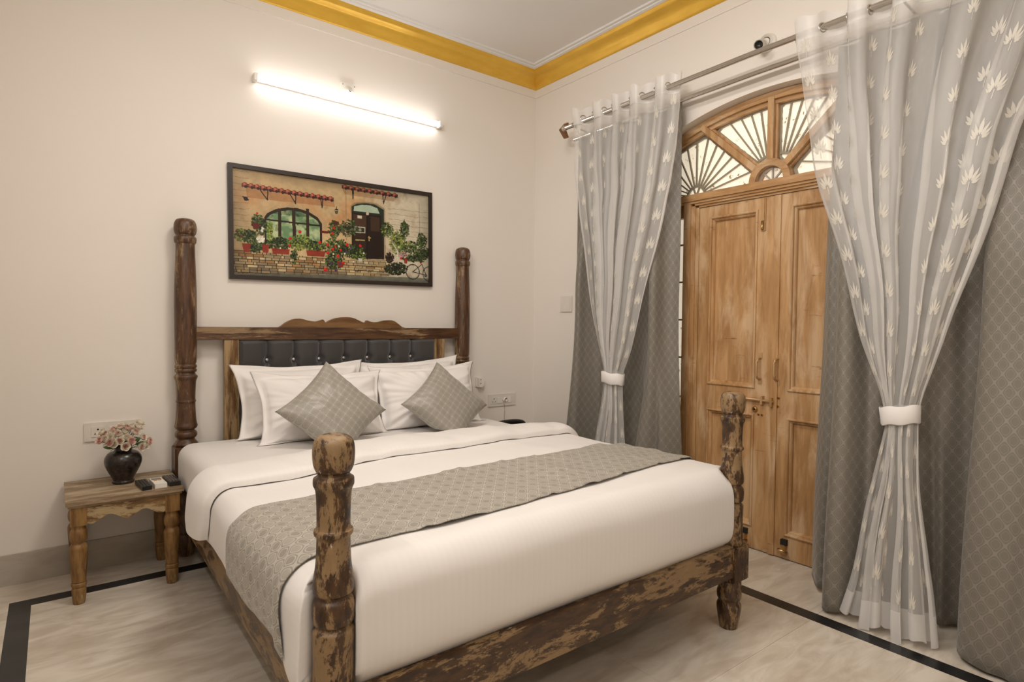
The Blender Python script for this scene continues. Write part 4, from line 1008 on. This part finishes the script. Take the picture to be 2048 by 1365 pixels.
# blank plate on the right wall
t = empty('wall_plate', (XW, 3.235, 1.41), 'blank white cover plate on the right wall beside the corner drape', 'cover plate')
boxes('cover_plate', [(-.010, 0, -.062, .062, -.058, .058)], MAT['white_plastic'], t, .003); boxes('blank_insert', [(-.012, -.009, -.045, .045, -.045, .045)], MAT['white_plastic'], t, .001)
# camera on the wall above the rod
t = empty('security_camera', (XW, 1.70, 2.760), 'small white security camera fixed to the wall above the curtain rod', 'camera')
grid(lathe([(-.020, .020), (-.016, .036), (-.003, .040), (0, .040)], 28)[:, :, [2, 0, 1]], 'camera_mount', MAT['switch'], t, close_v=True, caps=True)
a_, b_ = Vector((-.03, 0, -.004)), Vector((-.10, .02, -.03)); d_ = Vector((-.75, -.35, -.30)).normalized()
tube([tuple(Vector((-.015, 0, 0))), tuple(Vector((-.045, .005, -.012)))], [.018, .014], 'camera_joint', MAT['switch'], t, 14)
c0 = Vector((-.045, .012, -.018)); tube([tuple(c0-d_*.025), tuple(c0), tuple(c0+d_*.045), tuple(c0+d_*.05)], [.014, .020, .021, .020], 'camera_body', MAT['switch'], t, 20)
tube([tuple(c0+d_*.0495), tuple(c0+d_*.052)], .0165, 'camera_lens', MAT['black_plastic'], t, 20); t.scale = (1.25,)*3
# junction plate above the lamp
t = empty('lamp_junction_box', (1.478, YB, 2.70), 'square white junction plate with round cap on the wall above the tube lamp', 'junction box')
boxes('base_plate', [(-.048, .048, -.012, 0, -.052, .052)], MAT['switch'], t, .003)
grid(lathe([(-.034, .006), (-.032, .014), (-.024, .018), (-.022, .030), (-.012, .036)], 28)[:, :, [0, 2, 1]], 'round_cap', MAT['switch'], t, close_v=True, caps=True)
for a, b in ((-.038, .040), (.038, .040), (-.038, -.040)): grid(lathe([(-.0145, .003), (-.012, .004)], 8)[:, :, [0, 2, 1]]+np.array([a, 0, b]), 'screw_head', MAT['key_grey'], t, close_v=True, caps=True)
cd = tube(smooth_prof([(.006, -.034, -.004), (.010, -.040, -.03), (.02, -.035, -.055), (.045, -.03, -.062)], 4), .003, 'lamp_wire', MAT['switch'], t, 8)
# tube lamp
t = empty('tube_lamp', (1.52, YB, 2.628), 'long glowing white tube lamp on the back wall above the picture', 'lamp'); t.rotation_euler = (0, math.radians(.45), 0)
boxes('lamp_housing', [(-.60, .60, -.028, 0, -.010, .022)], MAT['switch'], t, .003)
bm = bmesh.new(); prism(bm, [(-.030+.0, -.012), (-.046, -.014), (-.056, -.004), (-.056, .010), (-.046, .020), (-.0285, .020)], 0, -.594, .594)
finish(bm, 'glowing_diffuser', MAT['tube'], t, None, False, 0)
for s_ in (-1, 1): boxes('end_cap', [(s_*.603-.009, s_*.603+.009, -.058, 0, -.016, .024)], MAT['switch'], t, .002)

# ------------------------------------------------------------------ picture (flat print: colour carried by a fine mesh)
PW, PHt = 1.299, .646
pic = empty('framed_picture', (1.4285, YB, 1.8235), 'dark-framed print of a flowered stone house front hanging above the bed', 'picture'); pic.rotation_euler = (0, -math.radians(.72), 0)
fw, fd = .024, .026
def miter(pts, mat='frame'):
    bm = bmesh.new(); prism(bm, pts, 1, -fd, -.001); return finish(bm, 'frame_side', MAT[mat], pic, None, False, .003, 1)
a, b = PW/2, PHt/2
miter([(-a, b), (a, b), (a-fw, b-fw), (-a+fw, b-fw)]); miter([(-a, -b), (-a+fw, -b+fw), (a-fw, -b+fw), (a, -b)])
miter([(-a, -b), (-a, b), (-a+fw, b-fw), (-a+fw, -b+fw)]); miter([(a, -b), (a-fw, -b+fw), (a-fw, b-fw), (a, b)])
NX, NY = 620, 300
src = np.array([(125, 145), (1925, 385), (1925, 1200), (120, 1130)], float); dst = np.array([(0, 0), (NX, 0), (NX, NY), (0, NY)], float)
A_ = []; b_ = []
for (x, y), (u, v) in zip(src, dst):
    A_ += [[x, y, 1, 0, 0, 0, -u*x, -u*y], [0, 0, 0, x, y, 1, -v*x, -v*y]]; b_ += [u, v]
Hm = np.append(np.linalg.solve(np.array(A_), np.array(b_)), 1).reshape(3, 3)
def T(p): q = Hm@np.array([p[0], p[1], 1.]); return q[:2]/q[2]
yy, xx = np.mgrid[0:NY, 0:NX]; xx = xx+.5; yy = yy+.5
img = np.zeros((NY, NX, 3))
def fbm(sc, seed, oct_=4, ax=1.0):
    out = np.zeros((NY, NX)); r = np.random.RandomState(seed); amp = 1; tot = 0
    for o in range(oct_):
        gy, gx_ = int(NY/sc*2**o*ax)+3, int(NX/sc*2**o)+3; g_ = r.rand(gy, gx_)
        fy = yy/NY*(gy-2); fx = xx/NX*(gx_-2); iy, ixx = fy.astype(int), fx.astype(int); ty, tx = fy-iy, fx-ixx; ty = ty*ty*(3-2*ty); tx = tx*tx*(3-2*tx)
        out += amp*((g_[iy, ixx]*(1-tx)+g_[iy, ixx+1]*tx)*(1-ty)+(g_[iy+1, ixx]*(1-tx)+g_[iy+1, ixx+1]*tx)*ty); tot += amp; amp *= .55
    return out/tot
def poly(pts, raw=False):
    P = [p if raw else T(p) for p in pts]; m = np.zeros((NY, NX), bool); n = len(P)
    for i in range(n):
        (xa, ya), (xb, yb) = P[i], P[(i+1) % n]
        if ya == yb: continue
        c = ((ya > yy) != (yb > yy)) & (xx < (xb-xa)*(yy-ya)/(yb-ya)+xa); m ^= c
    return m
def paint(m, c, a=1.0):
    global img
    a = a*m.astype(float) if not isinstance(a, np.ndarray) else a*m; img = img*(1-a[..., None])+np.array(c)*a[..., None]
def S2L(c): return tuple(((v/255)/12.92 if v/255 < .04045 else ((v/255+.055)/1.055)**2.4) for v in c)
def blob(p, r, c, a=1.0, raw=False):
    q = p if raw else T(p); m = (xx-q[0])**2+(yy-q[1])**2 < r*r; paint(m, c, a)
def line(p, q, w, c, a=1.0):
    p, q = T(p), T(q); d = q-p; L = max(np.hypot(*d), 1e-3); d = d/L; t = (xx-p[0])*d[0]+(yy-p[1])*d[1]; s_ = np.abs((xx-p[0])*d[1]-(yy-p[1])*d[0]); paint((t > -w/2) & (t < L+w/2) & (s_ < w/2), c, a)
n1, n2, n3 = fbm(90, 1), fbm(30, 2), fbm(12, 3)
stucco = np.array(S2L((205, 180, 140)))*(.72+.5*n1)[..., None]; img = stucco.copy()
right = np.clip((xx-380)/120, 0, 1); paint(np.ones((NY, NX)), S2L((214, 206, 186)), right*.85)
paint(np.ones((NY, NX)), S2L((190, 120, 60)), np.clip((n1-.45)*3, 0, 1)*np.clip(1-(xx-350)/80, 0, 1)*np.exp(-((yy-95)/55)**2)*.8)
paint(np.ones((NY, NX)), S2L((150, 110, 70)), np.clip((n2-.55)*4, 0, 1)*.4)
r_ = np.random.RandomState(3)
for (xa, xb, ya, yb) in ((0, 45, 10, 200), (470, 618, 60, 230)):       # faint coursed stone joints
    for y in range(ya, yb, 17): paint((np.abs(yy-y-2*(n2-.5)*4) < .8) & (xx > xa) & (xx < xb), S2L((110, 95, 75)), .5)
# shadow under awnings
paint(poly([(250, 320), (1050, 430), (1060, 500), (260, 420)]), S2L((165, 105, 55)), .55); paint(poly([(1130, 330), (1640, 400), (1600, 440), (1150, 380)]), S2L((150, 110, 70)), .5)
def tiles(p, q, n, w):
    p = np.array(p, float); q = np.array(q, float)
    paint(poly([tuple(p+(0, -w)), tuple(q+(0, -w)), tuple(q+(0, w)), tuple(p+(0, w))]), S2L((70, 32, 24)))
    for i in range(n):
        c = p+(q-p)*(i+.5)/n; blob(tuple(c+np.array([0, -w*.3])), 7.2, S2L((150, 78, 60))); blob(tuple(c+np.array([-4, -w*.6])), 3.6, S2L((196, 120, 98))); blob(tuple(c+np.array([8, w*.7])), 4.2, S2L((60, 28, 22)))
tiles((215, 305), (1050, 430), 15, 17); tiles((1125, 312), (1640, 390), 9, 15)
DK = S2L((38, 26, 20))
for (a1, b1_, c1_) in (((380, 350), (445, 440), (450, 350)), ((650, 385), (700, 470), (703, 385)), ((930, 425), (942, 505), (950, 425)), ((1222, 345), (1226, 420), (1232, 345)), ((1500, 385), (1508, 460), (1530, 390))):
    line(a1, b1_, 3, DK); line(b1_, c1_, 3, DK)
blob((250, 432), 6, DK); line((225, 415), (270, 440), 4, DK)
# stone wall and steps
wallm = poly([(120, 895), (1240, 990), (1240, 1130), (120, 1115)]) | poly([(1230, 975), (1560, 985), (1560, 1130), (1230, 1130)])
paint(wallm, S2L((60, 48, 34)))
ro = 0; y = 0
for row in range(11):
    P0 = T((125, 900))[1]; hgt = 7.6; y0_ = P0+row*hgt; x = -r_.randint(0, 14)
    while x < 500:
        wv = r_.randint(9, 30); c = np.array(S2L([(188, 165, 125), (165, 145, 112), (178, 140, 95), (150, 135, 110), (200, 182, 145)][r_.randint(5)]))*(.75+.5*r_.rand())
        m = (xx > x+.8) & (xx < x+wv-.8) & (yy > y0_+.8) & (yy < y0_+hgt-.6) & wallm; paint(m, c, .92); x += wv
for i, yv in enumerate((985, 1025, 1065, 1100)):
    line((1240, yv), (1545+i*12, yv+8), 4, S2L((172, 160, 125)), .85)
# ground
paint(poly([(120, 1112), (1230, 1125), (1925, 1150), (1925, 1210), (120, 1140)]), S2L((118, 122, 112)), .9)
paint(poly([(120, 1105), (1000, 1112), (1560, 1135), (1925, 1160), (1925, 1210), (120, 1140)]), S2L((150, 148, 130)), np.clip(n3*1.6-.5, 0, 1)*.6)
# arched window
def archp(cx, y0_, y1_, rx, top): return [(cx-rx, y1_), (cx-rx, y0_)]+[(cx-rx*math.cos(t), y0_-(y0_-top)*math.sin(t)) for t in np.linspace(0, PI, 24)]+[(cx+rx, y0_), (cx+rx, y1_)]
paint(poly([(380, 620), (410, 545), (520, 490), (680, 480), (820, 510), (950, 590), (990, 640), (990, 700), (385, 700)]), S2L((190, 165, 128)), .8)
wp = [(412, 840), (412, 600), (440, 560), (520, 522), (620, 506), (720, 512), (820, 545), (900, 595), (938, 650), (940, 850)]
paint(poly(wp), S2L((48, 36, 24)))
wi = [(430, 800), (430, 615), (470, 575), (560, 540), (650, 532), (740, 545), (830, 580), (895, 625), (918, 665), (918, 820)]
wm = poly(wi); paint(wm, S2L((118, 150, 112)), 1); paint(wm, S2L((205, 215, 170)), np.clip((n2-.42)*4, 0, 1)*.85); paint(wm, S2L((40, 62, 42)), np.clip((.42-n3)*5, 0, 1)*.8)
for xa in (553, 683, 808): line((xa, 530), (xa, 830), 9 if xa != 683 else 10, S2L((62, 40, 26)))
line((430, 618), (925, 672), 5, S2L((52, 36, 24)))
paint(wm & (yy < T((600, 575))[1]), S2L((30, 50, 38)), .45)
# door
paint(poly([(1205, 975), (1205, 480), (1240, 455), (1340, 445), (1440, 460), (1520, 510), (1525, 980)]), S2L((128, 112, 84)), .6)
dp = [(1212, 970), (1212, 490), (1260, 465), (1345, 458), (1430, 472), (1510, 520), (1510, 975)]
paint(poly(dp), S2L((44, 58, 46)))
paint(poly([(1232, 530), (1235, 490), (1300, 475), (1380, 478), (1450, 505), (1470, 555)]), S2L((196, 212, 190)), .8)
paint(poly([(1215, 540), (1485, 575), (1505, 975), (1210, 970)]), S2L((42, 28, 20))); paint(poly([(1228, 560), (1345, 575), (1345, 700), (1228, 690)]), S2L((84, 60, 44))); paint(poly([(1385, 580), (1470, 590), (1470, 720), (1385, 715)]), S2L((74, 54, 38)))
paint(poly([(1230, 730), (1340, 735), (1340, 880), (1230, 875)]), S2L((66, 44, 30)), .7)
line((1360, 560), (1352, 970), 4, S2L((24, 15, 10))); line((1372, 765), (1372, 805), 3, S2L((200, 170, 90))); line((1366, 775), (1385, 778), 3, S2L((200, 170, 90)))
paint(poly([(1265, 572), (1307, 577), (1307, 602), (1265, 598)]), S2L((215, 205, 185)))
paint(poly([(1238, 672), (1336, 680), (1336, 736), (1238, 730)]), S2L((190, 188, 170))); paint(poly([(1246, 680), (1328, 687), (1328, 729), (1246, 723)]), S2L((58, 56, 46))); blob((1288, 705), 5, S2L((150, 148, 130)))
blob((1358, 556), 5, S2L((215, 195, 165))); paint(poly([(1245, 790), (1330, 795), (1330, 808), (1245, 803)]), S2L((160, 150, 110)))
# lamps
for (x, y) in ((1073, 540), (1697, 650)):
    paint(poly([(x-22, y-12), (x, y-34), (x+22, y-12)]), DK); paint(poly([(x-18, y-8), (x+18, y-8), (x+10, y+22), (x-10, y+22)]), S2L((90, 88, 60))); line((x, y-34), (x+2, y-44), 2, DK)
line((1160, 350), (1160, 800), 2, S2L((110, 90, 65)), .6); line((1838, 460), (1840, 760), 2, S2L((80, 75, 62)), .5)
# foliage, pots, flowers
def bush(cx, cy, rx, ry, n, cols, rmin=1.2, rmax=3.2, sd=0):
    r = np.random.RandomState(sd+int(cx)); n = int(n*1.5)
    for _ in range(int(n/5)):
        a, q = r.rand()*2*PI, r.rand(); blob((cx+rx*.8*q*math.cos(a), cy+ry*.8*q*math.sin(a)), 4.5, S2L((26, 30, 18)), .55)
    for _ in range(n):
        a, q = r.rand()*2*PI, math.sqrt(r.rand()); c = S2L(cols[r.randint(len(cols))]); blob((cx+rx*q*math.cos(a), cy+ry*q*math.sin(a)), rmin+(rmax-rmin)*r.rand(), c, .9)
GR = [(32, 44, 22), (52, 72, 34), (78, 102, 50), (24, 32, 18), (104, 126, 70)]; GL = [(70, 92, 48), (110, 132, 66), (150, 160, 80), (44, 60, 30)]; GY = [(120, 140, 60), (170, 175, 85), (90, 115, 50)]
POT = S2L((150, 52, 34)); POT2 = S2L((110, 38, 26))
bush(270, 770, 90, 60, 130, GR); bush(350, 640, 60, 70, 80, GL+GR); bush(340, 860, 90, 60, 110, GR); bush(190, 760, 50, 60, 60, GL+[(120, 60, 45)]); bush(390, 690, 50, 80, 70, GR)
bush(540, 840, 110, 65, 170, GR); bush(740, 830, 110, 70, 170, GY+GL); bush(880, 860, 90, 50, 120, GR+GL); bush(460, 720, 30, 90, 60, GY)
bush(1050, 700, 60, 80, 100, GR); bush(1180, 690, 90, 80, 130, GR+[(90, 92, 70)]); bush(1060, 860, 120, 80, 200, GR+GL); bush(1200, 900, 130, 60, 190, GR); bush(1050, 990, 90, 80, 180, GR); bush(1280, 940, 70, 40, 90, GR+GL); bush(680, 950, 30, 70, 50, GR)
bush(1540, 700, 60, 70, 100, GL+GR); bush(1640, 820, 80, 110, 190, GL+GY); bush(1700, 700, 50, 70, 80, GR); bush(1760, 860, 90, 60, 120, GL+GR); bush(1860, 800, 50, 70, 100, GR); bush(1870, 920, 70, 60, 130, GR); bush(1620, 1060, 110, 60, 200, [(20, 28, 16), (34, 46, 24), (52, 66, 34)]); bush(1790, 960, 120, 40, 130, GR); bush(1560, 960, 40, 50, 60, [(60, 34, 26), (40, 26, 20)])
for q in ([(205, 835), (285, 840), (275, 918), (222, 915)], [(385, 845), (455, 850), (445, 922), (395, 920)], [(475, 878), (640, 890), (635, 938), (485, 930)], [(790, 895), (970, 905), (955, 955), (800, 948)], [(1690, 965), (1728, 968), (1722, 1015), (1697, 1012)], [(1070, 995), (1150, 1000), (1120, 1050), (1085, 1045)]): paint(poly(q), POT, .95)
paint(poly([(300, 650), (375, 655), (360, 705), (312, 700)]), POT2); paint(poly([(1040, 628), (1095, 632), (1085, 668), (1048, 665)]), S2L((90, 50, 36))); paint(poly([(920, 715), (1000, 722), (995, 742), (925, 738)]), POT2)
paint(poly([(1268, 965), (1308, 968), (1304, 998), (1272, 995)]), S2L((205, 200, 190)))
bush(375, 800, 35, 30, 34, [(235, 230, 215), (215, 212, 190)], 1.4, 3.0); bush(395, 715, 15, 25, 10, [(225, 225, 210)])
for (x, y, rr) in ((735, 728, 5), (645, 790, 4.5), (640, 855, 4), (915, 822, 5), (1035, 885, 4.5), (990, 920, 5), (1083, 948, 5), (1110, 895, 4), (1165, 842, 5), (1290, 853, 4.5), (990, 845, 4), (1035, 742, 4), (1048, 692, 3.5), (965, 1075, 6), (350, 562, 3), (1060, 860, 3), (1130, 1010, 4), (1850, 1005, 3.5), (1665, 965, 4)): blob((x, y), rr, S2L((196, 36, 32))); blob((x-6, y-5), rr*.5, S2L((222, 70, 60)))
for (x, y) in ((1160, 912), (1205, 868), (1020, 1015), (1100, 1020), (1060, 1080)): blob((x, y), 4, S2L((96, 60, 110)))
for (x, y) in ((1092, 858), (555, 880), (1040, 930), (1145, 925), (1320, 920), (1225, 1000)): blob((x, y), 2.8, S2L((225, 215, 195)))
bush(1685, 930, 45, 25, 24, [(190, 150, 150), (205, 170, 165)], 1.5, 3)
line((1590, 825), (1640, 910), 3, S2L((215, 208, 190))); line((1634, 900), (1636, 1005), 4, S2L((215, 208, 190)))
# bicycle at the lower right
def ringp(c, r, w, col):
    q = T(c); d = np.hypot(xx-q[0], yy-q[1]); paint(np.abs(d-r) < w, col)
ringp((1775, 1090), 25, 1.3, S2L((30, 28, 30))); ringp((1775, 1090), 22.5, .7, S2L((140, 138, 135)))
for a in np.linspace(0, PI, 7, endpoint=False):
    q = T((1775, 1090)); m = (np.abs((xx-q[0])*math.sin(a)-(yy-q[1])*math.cos(a)) < .45) & (np.hypot(xx-q[0], yy-q[1]) < 23); paint(m, S2L((120, 118, 115)), .5)
ringp((1930, 1110), 25, 1.3, S2L((30, 28, 30)))
line((1775, 1090), (1860, 1020), 2.5, S2L((36, 34, 40))); line((1860, 1020), (1895, 1110), 2.5, S2L((36, 34, 40))); line((1775, 1090), (1895, 1120), 2.5, S2L((36, 34, 40))); line((1845, 1000), (1880, 995), 3, S2L((26, 22, 22))); blob((1895, 1125), 6, S2L((110, 110, 112)))
# aged grain and darker tone towards the edges of the print
img *= (.86+.28*n3)[..., None]
vg = np.minimum(np.minimum(xx, NX-xx)/45, np.minimum(yy, NY-yy)/30).clip(0, 1); img *= (.62+.38*vg)[..., None]
img = np.clip(img, 0, 1)**1.15*.95
X_, Z_ = np.meshgrid(np.linspace(-PW/2+fw-.003, PW/2-fw+.003, NX+1), np.linspace(PHt/2-fw+.003, -PHt/2+fw-.003, NY+1), indexing='ij')
o = grid(np.stack([X_, np.full_like(X_, -.012), Z_], -1), 'art_print', None, pic, smooth=False)
me = o.data; ca = me.color_attributes.new('print', 'FLOAT_COLOR', 'CORNER')
cols = np.ones((NX, NY, 4), np.float32); cols[..., :3] = img.transpose(1, 0, 2); ca.data.foreach_set('color', np.repeat(cols.reshape(-1, 4), 4, axis=0).ravel())
m = M('printed_canvas'); at = m.n.new('ShaderNodeAttribute'); at.attribute_name = 'print'; m.set(col=at.outputs['Color'], rough=.38, spec=.4); me.materials.append(m.m)
